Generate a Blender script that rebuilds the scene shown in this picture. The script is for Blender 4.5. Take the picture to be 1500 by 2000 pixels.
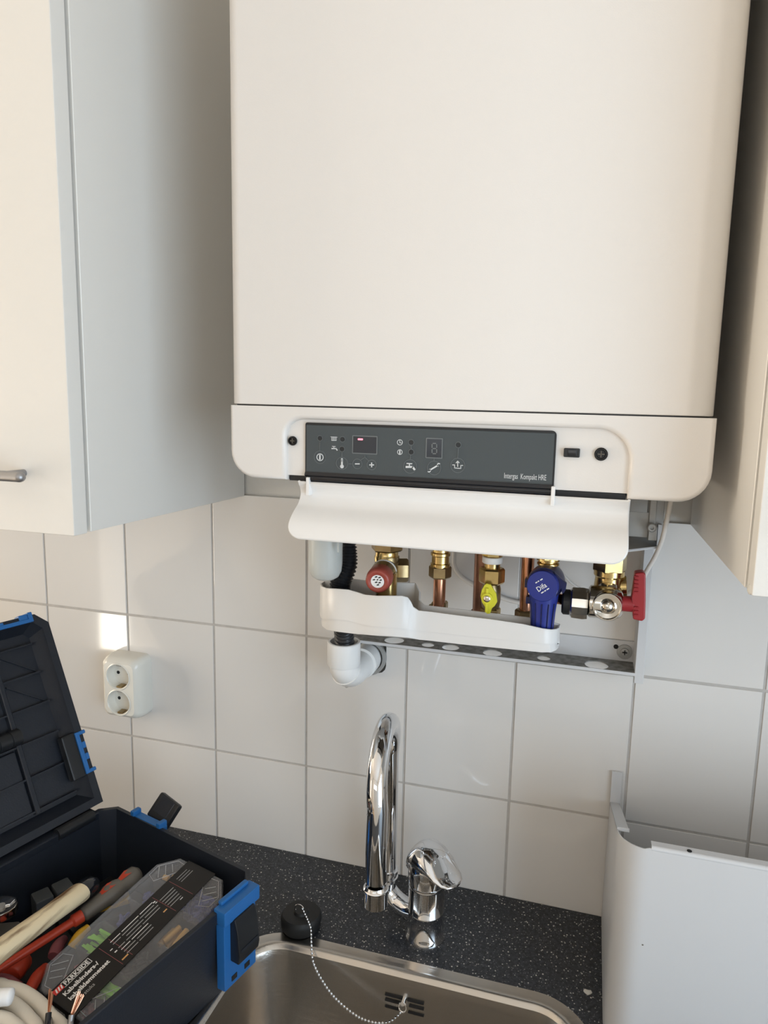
import bpy, bmesh, math, random
from mathutils import Vector, Matrix
random.seed(7)
for o in list(bpy.data.objects): bpy.data.objects.remove(o)
S = bpy.context.scene
COL = S.collection
V = Vector
R = math.radians

# ------------------------------------------------------------------ camera
F, PX, PY = 1307.64, 811.43, 988.59            # focal length and principal point in pixels of the 1500x2000 frame
CAM = V((0.83075, -0.85740, 1.57175))
YAW, PITCH, ROLL = 0.25599, -0.143668, 0.027235
fw = V((-math.sin(YAW)*math.cos(PITCH), math.cos(YAW)*math.cos(PITCH), math.sin(PITCH)))
rt0 = V((math.cos(YAW), math.sin(YAW), 0)); up0 = rt0.cross(fw)
rt = math.cos(ROLL)*rt0 + math.sin(ROLL)*up0
up = -math.sin(ROLL)*rt0 + math.cos(ROLL)*up0
cd = bpy.data.cameras.new('camera'); cam = bpy.data.objects.new('camera', cd); COL.objects.link(cam)
cam.matrix_world = Matrix(((rt.x, up.x, -fw.x, CAM.x), (rt.y, up.y, -fw.y, CAM.y), (rt.z, up.z, -fw.z, CAM.z), (0, 0, 0, 1)))
cd.sensor_fit = 'VERTICAL'; cd.sensor_height = 36.0; cd.lens = F/2000*36
cd.shift_x = (750-PX)/2000; cd.shift_y = (PY-1000)/2000
cd.clip_start = 0.02; cd.clip_end = 60
S.camera = cam

# ------------------------------------------------------------------ light
S.view_settings.view_transform = 'Standard'
try: S.view_settings.look = 'None'
except Exception: pass
S.view_settings.gamma = 1.0
S.view_settings.use_curve_mapping = False
S.view_settings.exposure = -0.11
S.cycles.diffuse_bounces = 8; S.cycles.max_bounces = 16
w = bpy.data.worlds.new('World'); S.world = w; w.use_nodes = True
bg = w.node_tree.nodes['Background']; bg.inputs[0].default_value = (0.62, 0.78, 1.0, 1); bg.inputs[1].default_value = 1.0

GDX, GDY, GDW = -1.825, -2.40, .21
def area(name, loc, target, sx, sy, power, col):
    l = bpy.data.lights.new(name, 'AREA'); l.shape = 'RECTANGLE'; l.size = sx; l.size_y = sy
    l.energy = power; l.color = col
    o = bpy.data.objects.new(name, l); COL.objects.link(o); o.location = loc
    o.rotation_euler = (V(target)-V(loc)).to_track_quat('-Z', 'Y').to_euler()
    return o
# daylight through the glazed openings of the kitchen: cool from the right (cabinet side), warm from behind and from the left,
# and the glazed door that the tiles above the socket mirror (sunlit ground shows in its lower glass)
area('window_right_offscreen', (2.13, -1.55, 1.30), (0, -1.55, 1.30), 1.5, 1.25, 36, (0.71, 0.86, 1.0))
area('window_rear_offscreen', (0.75, -3.13, 1.60), (0.75, 0, 1.60), 1.7, 1.15, 9, (1.0, 0.90, 0.77))
area('garden_door_upper_glass_offscreen', (GDX, GDY+.03, 1.10), (GDX, 0, 1.10), GDW, 1.50, 3.0, (1.0, 0.93, 0.82))
area('garden_door_lower_glass_offscreen', (GDX, GDY+.03, .20), (GDX, 0, .20), GDW, .26, 4.0, (1.0, 0.93, 0.80))
area('door_left_offscreen', (-2.24, -.86, 1.08), (0, -.86, 1.08), 0.7, 2.0, 66, (1.0, 0.87, 0.70))

# ------------------------------------------------------------------ helpers
def at(px, py, Y=None, Z=None, X=None):
    d = rt*((px-PX)/F) - up*((py-PY)/F) + fw
    if Y is not None: t = (Y-CAM.y)/d.y
    elif Z is not None: t = (Z-CAM.z)/d.z
    else: t = (X-CAM.x)/d.x
    return CAM + d*t

def frame(z, x=None):
    z = V(z).normalized()
    if x is None: x = V((1, 0, 0)) if abs(z.x) < .9 else V((0, 1, 0))
    x = V(x); x = (x - z*x.dot(z)).normalized(); y = z.cross(x)
    return x, y, z
def mat4(o, x, y, z):
    return Matrix(((x[0], y[0], z[0], o[0]), (x[1], y[1], z[1], o[1]), (x[2], y[2], z[2], o[2]), (0, 0, 0, 1)))

class MB:
    def __init__(s): s.v = []; s.f = []
    def add(s, vs, fs):
        n = len(s.v); s.v += [V(p) for p in vs]; s.f += [tuple(i+n for i in f) for f in fs]; return s
    def box(s, lo, hi):
        (a, b, c), (d, e, f) = lo, hi
        return s.add([(a,b,c),(d,b,c),(d,e,c),(a,e,c),(a,b,f),(d,b,f),(d,e,f),(a,e,f)],
                     [(3,2,1,0),(4,5,6,7),(0,1,5,4),(1,2,6,5),(2,3,7,6),(3,0,4,7)])
    def loft(s, loops, cap0=True, cap1=True, closed=True):
        n = len(loops[0]); vs = [p for l in loops for p in l]; fs = []
        for i in range(len(loops)-1):
            for j in range(n if closed else n-1):
                k = (j+1) % n; fs.append((i*n+j, i*n+k, (i+1)*n+k, (i+1)*n+j))
        if cap0: fs.append(tuple(reversed(range(n))))
        if cap1: fs.append(tuple(range((len(loops)-1)*n, len(loops)*n)))
        return s.add(vs, fs)
    def prism(s, pts, M, d0, d1):
        return s.loft([[M @ V((x, y, d0)) for x, y in pts], [M @ V((x, y, d1)) for x, y in pts]])
    def lathe(s, prof, o, axis=(0,0,1), n=28, x=None, cap=True):
        ex, ey, ez = frame(axis, x); o = V(o)
        return s.loft([[o + ez*h + (ex*math.cos(2*math.pi*k/n) + ey*math.sin(2*math.pi*k/n))*max(r, 1e-5) for k in range(n)] for r, h in prof], cap, cap)
    def cyl(s, a, b, r, n=24, r2=None, x=None):
        a, b = V(a), V(b); return s.lathe([(r, 0), (r if r2 is None else r2, (b-a).length)], a, b-a, n, x)
    def tube(s, pts, r, n=12, closed=False, cap=True):
        pts = [V(p) for p in pts]; m = len(pts); loops = []
        rr = r if callable(r) else (lambda t: r)
        prev = None
        for i, p in enumerate(pts):
            if closed: t = pts[(i+1) % m]-pts[i-1]
            else: t = pts[min(i+1, m-1)]-pts[max(i-1, 0)]
            t.normalize()
            if prev is None: ex, ey, _ = frame(t)
            else:
                ex = prev - t*prev.dot(t); ex.normalize(); ey = t.cross(ex)
            prev = ex
            q = rr(i/(m-1))
            loops.append([p + (ex*math.cos(2*math.pi*k/n)+ey*math.sin(2*math.pi*k/n))*q for k in range(n)])
        if closed: loops.append(loops[0])
        return s.loft(loops, cap and not closed, cap and not closed)
    def sphere(s, c, r, n=10, sc=(1,1,1)):
        c = V(c); m = n//2+1
        return s.loft([[c + V((sc[0]*r*math.sin(math.pi*i/m)*math.cos(2*math.pi*k/n), sc[1]*r*math.sin(math.pi*i/m)*math.sin(2*math.pi*k/n), -sc[2]*r*math.cos(math.pi*i/m))) for k in range(n)] for i in range(1, m)])
    def mesh(s, me):
        return s.add([v.co.copy() for v in me.vertices], [tuple(p.vertices) for p in me.polygons])
    def xf(s, M):
        s.v = [M @ p for p in s.v]; return s

def spline(pts, n=10):
    pts = [V(p) for p in pts]; out = []
    for i in range(len(pts)-1):
        p0 = pts[max(i-1, 0)]; p1 = pts[i]; p2 = pts[i+1]; p3 = pts[min(i+2, len(pts)-1)]
        for k in range(n):
            t = k/n
            out.append(.5*((2*p1)+(p2-p0)*t+(2*p0-5*p1+4*p2-p3)*t*t+(3*p1-p0-3*p2+p3)*t**3))
    out.append(pts[-1]); return out
def rrect(x0, y0, x1, y1, r, n=6):
    rs = r if isinstance(r, (tuple, list)) else (r,)*4   # bl, br, tr, tl
    out = []
    for (cx, cy, a), q in zip(((x0, y0, 180), (x1, y0, 270), (x1, y1, 0), (x0, y1, 90)), rs):
        sx = 1 if cx == x0 else -1; sy = 1 if cy == y0 else -1
        if q <= 0: out.append((cx, cy)); continue
        for k in range(n+1):
            t = R(a+90*k/n); out.append((cx+sx*q+q*math.cos(t), cy+sy*q+q*math.sin(t)))
    return out
def circ(cx, cy, r, n=24): return [(cx+r*math.cos(2*math.pi*k/n), cy+r*math.sin(2*math.pi*k/n)) for k in range(n)]

def build(name, mb, m, parent=None, bevel=0, seg=2, smooth=40, sel=None):
    me = bpy.data.meshes.new(name); bm = bmesh.new()
    vs = [bm.verts.new(p) for p in mb.v]
    for f in mb.f:
        try: bm.faces.new([vs[i] for i in f])
        except ValueError: pass
    bmesh.ops.remove_doubles(bm, verts=bm.verts, dist=1e-6)
    bmesh.ops.recalc_face_normals(bm, faces=bm.faces)
    if bevel:
        es = [e for e in bm.edges if len(e.link_faces) == 2 and e.calc_face_angle(0) > R(30) and (sel is None or sel(e))]
        bmesh.ops.bevel(bm, geom=es, offset=bevel, segments=seg, profile=.5, affect='EDGES', clamp_overlap=True)
    bm.to_mesh(me); bm.free()
    if smooth:
        me.polygons.foreach_set('use_smooth', [True]*len(me.polygons)); me.set_sharp_from_angle(angle=R(smooth))
    me.materials.append(m)
    o = bpy.data.objects.new(name, me); COL.objects.link(o)
    if bevel and smooth:
        wn = o.modifiers.new('normals', 'WEIGHTED_NORMAL'); wn.keep_sharp = True
    if parent is not None:
        o.parent = parent
        if parent.type == 'EMPTY' or 'recentred' in parent:
            o.matrix_parent_inverse = Matrix.Translation(-V(parent.location))
    return o
def tag(o, label, cat, group=None, kind=None):
    o['label'] = label; o['category'] = cat
    if group: o['group'] = group
    if kind: o['kind'] = kind
    if o.type == 'MESH' and o.parent is None and not o.children:
        n = len(o.data.vertices); c = V((0,0,0)); zmin = 1e9
        for v in o.data.vertices: c += v.co; zmin = min(zmin, v.co.z)
        c /= n; c.z = zmin
        o.data.transform(Matrix.Translation(-c)); o.location = c; o['recentred'] = 1; del o['recentred']
    return o
def thing(name, label, cat, loc, group=None):
    o = bpy.data.objects.new(name, None); COL.objects.link(o); o.empty_display_size = .02; o.location = loc
    return tag(o, label, cat, group)
def struct(o): o['kind'] = 'structure'; return o

def curve_mesh(splines, depth, bev=0):
    c = bpy.data.curves.new('c', 'CURVE'); c.dimensions = '2D'; c.fill_mode = 'BOTH'; c.extrude = depth/2; c.bevel_depth = bev
    for pts in splines:
        sp = c.splines.new('POLY'); sp.points.add(len(pts)-1)
        for p, q in zip(sp.points, pts): p.co = (q[0], q[1], 0, 1)
        sp.use_cyclic_u = True
    return to_mesh(c)
def to_mesh(c):
    o = bpy.data.objects.new('t', c); COL.objects.link(o); bpy.context.view_layer.update()
    me = bpy.data.meshes.new_from_object(o.evaluated_get(bpy.context.evaluated_depsgraph_get()))
    bpy.data.objects.remove(o); return me
def plate(splines, depth, M):
    return MB().mesh(curve_mesh(splines, depth)).xf(M)
def text(s, size, o, xd, yd, depth=.0002, sx=1.0, bold=0, align='LEFT', shear=0):
    c = bpy.data.curves.new('t', 'FONT'); c.body = s; c.size = size; c.extrude = depth/2; c.align_x = align; c.offset = bold; c.shear = shear
    c.resolution_u = 2
    me = to_mesh(c); xd = V(xd).normalized(); yd = V(yd).normalized()
    return MB().mesh(me).xf(mat4(o, xd*sx, yd, xd.cross(yd)))

# ------------------------------------------------------------------ materials
def mat(name, col, rough=.5, metal=0, noise=None, bump=None, spec=.5, coat=0, trans=0, ior=1.45, emit=None, alpha=1, sss=0, stretch=None):
    m = bpy.data.materials.new(name); m.use_nodes = True; nt = m.node_tree; b = nt.nodes['Principled BSDF']
    c = tuple(col)+(1,)
    b.inputs['Base Color'].default_value = c; b.inputs['Roughness'].default_value = rough; b.inputs['Metallic'].default_value = metal
    b.inputs['Specular IOR Level'].default_value = spec; b.inputs['Coat Weight'].default_value = coat; b.inputs['Coat Roughness'].default_value = .06
    b.inputs['Transmission Weight'].default_value = trans; b.inputs['IOR'].default_value = ior; b.inputs['Alpha'].default_value = alpha
    if emit: b.inputs['Emission Color'].default_value = tuple(emit[0])+(1,); b.inputs['Emission Strength'].default_value = emit[1]
    tc = nt.nodes.new('ShaderNodeTexCoord'); src = tc.outputs['Object']
    if stretch:
        mp = nt.nodes.new('ShaderNodeMapping'); mp.inputs['Scale'].default_value = stretch; nt.links.new(src, mp.inputs[0]); src = mp.outputs[0]
    if noise:
        sc, c2, lo, hi = noise
        n = nt.nodes.new('ShaderNodeTexNoise'); n.inputs['Scale'].default_value = sc; n.inputs['Detail'].default_value = 5; nt.links.new(src, n.inputs['Vector'])
        rp = nt.nodes.new('ShaderNodeValToRGB'); rp.color_ramp.elements[0].position = lo; rp.color_ramp.elements[1].position = hi
        rp.color_ramp.elements[0].color = c; rp.color_ramp.elements[1].color = tuple(c2)+(1,)
        nt.links.new(n.outputs[0], rp.inputs[0]); nt.links.new(rp.outputs[0], b.inputs['Base Color'])
    if bump:
        sc, st = bump[:2]
        n = nt.nodes.new('ShaderNodeTexNoise'); n.inputs['Scale'].default_value = sc; n.inputs['Detail'].default_value = bump[2] if len(bump) > 2 else 2; nt.links.new(src, n.inputs['Vector'])
        bp = nt.nodes.new('ShaderNodeBump'); bp.inputs['Strength'].default_value = st; bp.inputs['Distance'].default_value = .001
        nt.links.new(n.outputs[0], bp.inputs['Height']); nt.links.new(bp.outputs[0], b.inputs['Normal'])
    return m
M = {}
M['tile'] = mat('glazed_tile', (.70, .68, .655), .055, bump=(7, .05, 1), spec=.5)
M['grout'] = mat('grout', (.50, .475, .45), .8, noise=(60, (.43, .41, .385), .35, .7), bump=(300, .4))
M['plaster'] = mat('plaster', (.66, .64, .60), .8, noise=(14, (.56, .53, .47), .4, .75), bump=(70, .5, 5))
M['paint'] = mat('wall_paint', (.80, .775, .73), .85, bump=(120, .2))
M['floor'] = mat('floor_laminate', (.52, .40, .28), .45, noise=(6, (.42, .31, .21), .3, .7), stretch=(1, 12, 1))
M['ceil'] = mat('ceiling_paint', (.80, .78, .75), .9)
M['cab'] = mat('cabinet_laminate', (.69, .675, .64), .38, bump=(900, .05))
M['cabedge'] = mat('cabinet_edge_band', (.76, .745, .71), .4)
M['enamel'] = mat('boiler_enamel', (.70, .675, .645), .32, bump=(900, .06))
M['wplas'] = mat('white_plastic', (.73, .72, .705), .32)
M['gpanel'] = mat('panel_foil', (.066, .077, .082), .5, spec=.25)
M['gloss'] = mat('black_gloss', (.012, .013, .016), .07)
M['display'] = mat('display_glass', (.028, .033, .042), .12)
M['print'] = mat('grey_print', (.60, .62, .63), .5)
M['line'] = mat('faint_print', (.13, .145, .15), .5)
M['led'] = mat('dark_led', (.016, .019, .022), .3)
M['redled'] = mat('red_led_segment', (.8, .1, .15), .4, emit=((1.0, .28, .36), 1.6))
M['black'] = mat('black_plastic', (.012, .013, .015), .42)
M['screwblk'] = mat('black_screw', (.02, .02, .021), .3, metal=.6)
M['brass'] = mat('brass', (.62, .46, .20), .24, metal=1, noise=(90, (.45, .32, .13), .35, .8))
M['brassd'] = mat('tarnished_brass', (.42, .32, .17), .36, metal=1, noise=(60, (.26, .19, .10), .3, .75))
M['copper'] = mat('copper', (.66, .34, .22), .26, metal=1, noise=(40, (.48, .22, .13), .35, .75))
M['copperd'] = mat('dull_copper', (.30, .16, .11), .42, metal=1, noise=(45, (.18, .10, .075), .3, .7))
M['nickel'] = mat('nickel', (.66, .63, .58), .13, metal=1)
M['chrome'] = mat('chrome', (.72, .73, .75), .035, metal=1)
M['steel'] = mat('brushed_steel', (.52, .49, .45), .27, metal=1, bump=(240, .25), stretch=(.05, 1, 1))
M['zinc'] = mat('galvanised_steel', (.42, .42, .41), .45, metal=.35, noise=(30, (.33, .33, .32), .35, .7))
M['dustyzinc'] = mat('dusty_steel', (.30, .295, .28), .7, metal=.3, noise=(110, (.17, .165, .15), .4, .65), bump=(250, .5))
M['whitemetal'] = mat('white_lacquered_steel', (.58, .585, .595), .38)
M['redp'] = mat('red_plastic', (.33, .022, .028), .36)
M['redk'] = mat('brick_red_plastic', (.36, .075, .055), .34)
M['yellow'] = mat('yellow_plastic', (.70, .66, .04), .45)
M['bluep'] = mat('blue_plastic', (.018, .032, .23), .32)
M['darkblue'] = mat('dark_blue_plastic', (.008, .012, .075), .28)
M['ptfe'] = mat('white_thread_tape', (.80, .80, .78), .6)
M['pvc'] = mat('white_pvc', (.78, .78, .77), .28)
M['trap'] = mat('milky_plastic', (.80, .82, .80), .30, trans=.55, ior=1.25)
M['cable'] = mat('white_cable', (.72, .69, .65), .5)
M['hose'] = mat('black_hose', (.014, .015, .017), .38)
M['rubber'] = mat('black_rubber', (.010, .010, .010), .55)
M['socket'] = mat('ivory_plastic', (.73, .715, .655), .22)
M['dark'] = mat('hole_shade_black', (.012, .011, .010), .8)  # colour of flat inserts; puts the shade inside openings in as black
M['tbox'] = mat('toolbox_plastic', (.012, .015, .022), .42, bump=(500, .12))
M['tblue'] = mat('toolbox_blue', (.018, .125, .36), .42)
M['clear'] = mat('clear_plastic', (.60, .61, .65), .22, alpha=.13, spec=.6)
M['milky'] = mat('milky_rib_plastic', (.75, .75, .77), .3, alpha=.32)
M['water'] = mat('water', (.95, .97, 1), .02, trans=1, ior=1.33)
M['sleeve'] = mat('black_card', (.010, .009, .009), .42)
M['white'] = mat('white_print', (.86, .86, .86), .5)
M['redprint'] = mat('red_print', (.70, .05, .04), .5)
M['greyprint'] = mat('grey_fine_print', (.42, .42, .42), .5)
M['orangeprint'] = mat('tan_print', (.75, .42, .16), .5)
M['green'] = mat('lime_plastic', (.26, .62, .07), .40)
M['tan'] = mat('tan_plastic', (.60, .36, .10), .45)
M['wood'] = mat('ash_wood', (.80, .68, .46), .55, noise=(26, (.16, .08, .03), .50, .66), stretch=(3.2, .22, 3.2))
M['sgrey'] = mat('grey_grip', (.13, .115, .095), .5)
M['sred'] = mat('orange_red_plastic', (.50, .055, .025), .38)
M['syel'] = mat('amber_plastic', (.62, .36, .03), .45)
M['ivory'] = mat('cream_sheath', (.72, .67, .58), .42)
M['purple'] = mat('violet_plastic', (.07, .085, .26), .45)
M['pinkp'] = mat('dusky_red_plastic', (.30, .09, .10), .5)
M['greypl'] = mat('slate_plastic', (.05, .055, .058), .5)
M['barcode'] = mat('white_card', (.62, .61, .57), .6)
M['glass'] = mat('window_glass', (.8, .9, 1), .02, alpha=.12)
M['handle'] = mat('satin_metal', (.34, .34, .35), .42, metal=.9)
# granite: black composite with pale flecks
def granite():
    m = mat('black_granite', (.022, .025, .030), .30); nt = m.node_tree; b = nt.nodes['Principled BSDF']
    tc = nt.nodes.new('ShaderNodeTexCoord'); acc = None
    base = nt.nodes.new('ShaderNodeTexNoise'); base.inputs['Scale'].default_value = 260; base.inputs['Detail'].default_value = 6
    nt.links.new(tc.outputs['Object'], base.inputs['Vector'])
    rb = nt.nodes.new('ShaderNodeValToRGB'); e = rb.color_ramp.elements; e[0].position = .35; e[0].color = (.012, .014, .018, 1); e[1].position = .70; e[1].color = (.042, .046, .055, 1)
    nt.links.new(base.outputs[0], rb.inputs[0]); acc = rb.outputs[0]
    for sc, th, col in ((330, .15, (.15, .155, .16, 1)), (190, .11, (.50, .49, .45, 1)), (120, .065, (.66, .64, .58, 1))):
        vo = nt.nodes.new('ShaderNodeTexVoronoi'); vo.inputs['Scale'].default_value = sc; nt.links.new(tc.outputs['Object'], vo.inputs['Vector'])
        r2 = nt.nodes.new('ShaderNodeValToRGB'); q = r2.color_ramp.elements; q[0].position = th; q[0].color = (1, 1, 1, 1); q[1].position = th+.08; q[1].color = (0, 0, 0, 1)
        nt.links.new(vo.outputs['Distance'], r2.inputs[0])
        mx = nt.nodes.new('ShaderNodeMix'); mx.data_type = 'RGBA'; mx.inputs['B'].default_value = col
        mx.inputs[7].default_value = col
        nt.links.new(r2.outputs[0], mx.inputs[0]); nt.links.new(acc, mx.inputs[6]); acc = mx.outputs[2]
    nt.links.new(acc, b.inputs['Base Color']); return m
M['granite'] = granite()

# ------------------------------------------------------------------ the room
ZC = .9016                                              # worktop
ROW = 1.245                                             # height of the tile joint below the top row
X0, X1, YR, ZT = -2.3, 2.2, -3.2, 2.6
floor = struct(build('floor', MB().box((X0-.1, YR-.1, -.1), (X1+.1, .1, 0)), M['floor']))
ceiling = struct(build('ceiling', MB().box((X0-.1, YR-.1, ZT), (X1+.1, .1, ZT+.1)), M['ceil']))
TB_ = .006                                              # tile thickness
HX, HZ = at(672, 1252, Y=-.080).x+.0075, at(672, 1297, Y=-.080).z-.0168    # hole for the drain pipe
HOLE = rrect(HX-.0235, HZ-.0235, HX+.0255, HZ+.0255, .012, 3)
XZ = lambda y: mat4((0, y, 0), (1,0,0), (0,0,1), (0,-1,0))          # local (x, z) plane, depth towards the room
wall = struct(build('wall_back', plate([[(X0-.1, 0), (X1+.1, 0), (X1+.1, ZT), (X0-.1, ZT)], HOLE], .1135, XZ(.06325)), M['plaster'], smooth=0))
build('grout', plate([[(X0, .86), (X1, .86), (X1, ROW+.198), (X0, ROW+.198)], HOLE], .0063, XZ(.00345)), M['grout'], wall, smooth=0)
# right wall with a window opening, rear wall with a window and a glazed door
def wall_open(name, axis, pos, thick, a0, a1, holes):
    mb = MB(); xs = [a0]
    hs = sorted(holes); cur = a0
    def bx(u0, u1, z0, z1):
        if u1-u0 < 1e-4 or z1-z0 < 1e-4: return
        if axis == 'x': mb.box((pos, u0, z0), (pos+thick, u1, z1))
        else: mb.box((u0, pos, z0), (u1, pos+thick, z1))
    for u0, u1, z0, z1 in hs:
        bx(cur, u0, 0, ZT); bx(u0, u1, 0, z0); bx(u0, u1, z1, ZT); cur = u1
    bx(cur, a1, 0, ZT)
    return struct(build(name, mb, M['paint']))
wall_open('wall_left', 'x', X0-.12, .12, YR, 0, [(-1.26, -.46, .02, 2.12)])
wall_open('wall_right', 'x', X1, .12, YR, 0, [(-2.35, -.75, .62, 1.98)])
wall_open('wall_rear', 'y', YR-.12, .12, -1.3, X1, [(-.15, 1.65, 1.0, 2.25)])
wall_open('wall_rear_recess', 'y', GDY-.12, .12, X0, -1.3, [(GDX-.155, GDX+.155, 0.02, 2.1)])
wall_open('wall_rear_return', 'x', -1.42, .12, YR, GDY-.12, [])
def window(name, axis, pos, u0, u1, z0, z1):
    def bx(mb, a, b, c, d, dep=.03):
        if axis == 'x': mb.box((pos-dep, a, c), (pos+dep, b, d))
        else: mb.box((a, pos-dep, c), (b, pos+dep, d))
        return mb
    mb = MB(); t = .05
    bx(mb, u0, u0+t, z0, z1); bx(mb, u1-t, u1, z0, z1); bx(mb, u0+t, u1-t, z0, z0+t); bx(mb, u0+t, u1-t, z1-t, z1)
    if u1-u0 > 1: bx(mb, (u0+u1)/2-t/2, (u0+u1)/2+t/2, z0+t, z1-t)
    f = struct(build(name, mb, M['wplas']))
    build('pane', bx(MB(), u0+t, u1-t, z0+t, z1-t, .003), M['glass'], f)
window('window_1', 'x', X1+.06, -2.35, -.75, .62, 1.98)
window('window_2', 'y', YR-.06, -.15, 1.65, 1.0, 2.25)
window('door_2', 'x', X0-.06, -1.26, -.46, .02, 2.12)
window('door_1', 'y', GDY-.06, GDX-.155, GDX+.155, .02, 2.1)

# tiles, 15 x 20 cm, each one its own piece
G = .0034
def tile_mesh(wd, ht):
    o = build('tile', MB().box((-wd/2, -.0008, -ht/2), (wd/2, .0060, ht/2)), M['tile'], None, .0006, 2, smooth=0)
    me = o.data; bpy.data.objects.remove(o); return me
full = tile_mesh(.15-G, .20-G); cut = tile_mesh(.15-G, .146-G)
rnd = random.Random(3)
for c in range(-4, 10):
    for r, me, zc_ in ((0, full, ROW+.10), (1, full, ROW-.10), (2, cut, ROW-.2-.073)):
        xc_ = c*.15+.075; hh_ = (.2 if me is full else .146)/2-G/2; hw_ = .075-G/2
        if xc_-hw_ < HX+.03 and xc_+hw_ > HX-.03 and zc_-hh_ < HZ+.03 and zc_+hh_ > HZ-.03:      # tile cut around the pipe
            hp_ = [(x_-xc_, z_-zc_) for x_, z_ in HOLE]; hl_, hr_ = HX-.0235-xc_, HX+.0255-xc_
            if zc_ < HZ: ol_ = [(-hw_, -hh_), (hw_, -hh_), (hw_, hh_), (hr_, hh_)] + hp_[:8][::-1] + [(hl_, hh_), (-hw_, hh_)]
            else:
                tp_ = [p for p in hp_[8:][::-1] if p[1] > -hh_+1e-4]
                ol_ = [(-hw_, -hh_), (tp_[0][0]-.002, -hh_)] + tp_ + [(tp_[-1][0]+.002, -hh_), (hw_, -hh_), (hw_, hh_), (-hw_, hh_)]
            o_ = build('tile', plate([ol_], .0068, XZ(.0026)), M['tile'], None, smooth=0)
            me = o_.data; bpy.data.objects.remove(o_)
        t = bpy.data.objects.new('tile', me); COL.objects.link(t); t.parent = wall
        t.location = (c*.15+.075, 0, zc_)
        t.rotation_euler = (rnd.uniform(-.003, .003), 0, rnd.uniform(-.003, .003))

# ------------------------------------------------------------------ worktop, sink, base units
SX0, SX1, SY0, SY1 = .436, .876, -.525, -.147
def rr_loop(ins, z, rad, n=10):
    return [V((x, y, z)) for x, y in rrect(SX0+ins, SY0+ins, SX1-ins, SY1-ins, max(rad-ins, .012), n)]
wt = plate([[(-1.2, -.62), (2.1, -.62), (2.1, 0), (-1.2, 0)], rrect(SX0+.012, SY0+.012, SX1-.012, SY1-.012, .055, 8)], .038, Matrix.Translation((0, 0, ZC-.019)))
tag(build('worktop', wt, M['granite'], None, .0015, 1), 'black speckled stone worktop running along the tiled wall', 'worktop')
sink = thing('kitchen_sink', 'stainless steel sink bowl set into the black speckled worktop', 'sink', (.656, -.336, ZC-.17))
rim = [rr_loop(0, ZC+.0003, .07), rr_loop(.0005, ZC+.0016, .07), rr_loop(.012, ZC+.0022, .07), rr_loop(.0135, ZC+.0030, .07), rr_loop(.0175, ZC+.0032, .07), rr_loop(.020, ZC+.0022, .07), rr_loop(.0235, ZC-.002, .07)]
bowl = [rr_loop(.0235, ZC-.002, .07), rr_loop(.0255, ZC-.012, .075), rr_loop(.030, ZC-.130, .08), rr_loop(.038, ZC-.150, .09), rr_loop(.058, ZC-.160, .10), rr_loop(.14, ZC-.163, .15)]
build('rim', MB().loft(rim, False, False), M['steel'], sink, smooth=50)
build('bowl', MB().loft(bowl, False, True), M['steel'], sink, smooth=50)
build('drain', MB().lathe([(.0, 0), (.036, 0), (.040, .002), (.0, .003)], (.656, -.34, ZC-.1632)), M['steel'], sink)
YB = SY1-.0268
slots = [((752, 1940), (787, 1951)), ((752, 1950), (782, 1960)), ((752, 1963), (780, 1972)), ((795, 1950), (828, 1962)), ((799, 1961), (828, 1973)), ((797, 1974), (828, 1985))]
for a, b in slots:
    p, q = at(*a, Y=YB), at(*b, Y=YB); z = (p.z+q.z)/2
    build('overflow_slot', MB().prism(rrect(p.x, z-.0015, q.x, z+.0015, .0010, 3), mat4((0, YB, 0), (1,0,0), (0,0,1), (0,-1,0)), -.002, .0010), M['dark'], sink)  # slots are black inserts on the bowl, inner shade put in as colour
for bx0, bx1, lab in ((-1.2, .3, 0), (.3, 1.2, 1), (1.2, 2.1, 2)):
    bc = thing('base_cabinet', ('white base cabinet below the worktop beside the sink unit, under the toolbox end', 'white base cabinet directly below the sink', 'white base cabinet below the worktop end behind the white cover')[lab], 'cabinet', ((bx0+bx1)/2, -.3, 0), 'base cabinets')
    mb = MB().box((bx0, -.56, .1), (bx0+.018, -.01, .862)).box((bx1-.018, -.56, .1), (bx1, -.01, .862)).box((bx0+.018, -.56, .1), (bx1-.018, -.01, .118)).box((bx0+.018, -.02, .118), (bx1-.018, -.012, .862)).box((bx0, -.52, 0), (bx1, -.05, .1))
    build('body', mb, M['cab'], bc)
    nd = max(1, round((bx1-bx0)/.5)); wdt = (bx1-bx0)/nd
    for k in range(nd):
        d = build('door', MB().box((bx0+k*wdt+.002, -.580, .105), (bx0+(k+1)*wdt-.002, -.562, .858)), M['cab'], bc, .002)
        hx = bx0+k*wdt+wdt/2
        build('handle', MB().tube(spline([(hx-.06, -.580, .80), (hx-.06, -.604, .80), (hx-.04, -.608, .80), (hx+.04, -.608, .80), (hx+.06, -.604, .80), (hx+.06, -.580, .80)], 5), .005, 8), M['handle'], d)

# added, unseen half-height cabinet that keeps rear window light off the lower wall
lu = thing('shade_cabinet', 'added unseen half-height white cabinet opposite the sink, shading the lower wall', 'cabinet', (.95, -1.85, 0))
build('body', MB().box((.25, -2.15, 0), (1.65, -1.57, 1.44)), M['cab'], lu, .002, 1)
for k in range(3):
    d = build('door', MB().box((.252+k*.4667, -1.568, .1), (.252+(k+1)*.4667-.004, -1.55, 1.435)), M['cab'], lu, .002, 1)
    hx = .252+k*.4667+.05
    build('handle', MB().tube(spline([(hx, -1.55, .95), (hx, -1.526, .95), (hx, -1.522, .97), (hx, -1.522, 1.09), (hx, -1.526, 1.11), (hx, -1.55, 1.11)], 5), .005, 8), M['handle'], d)

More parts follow.
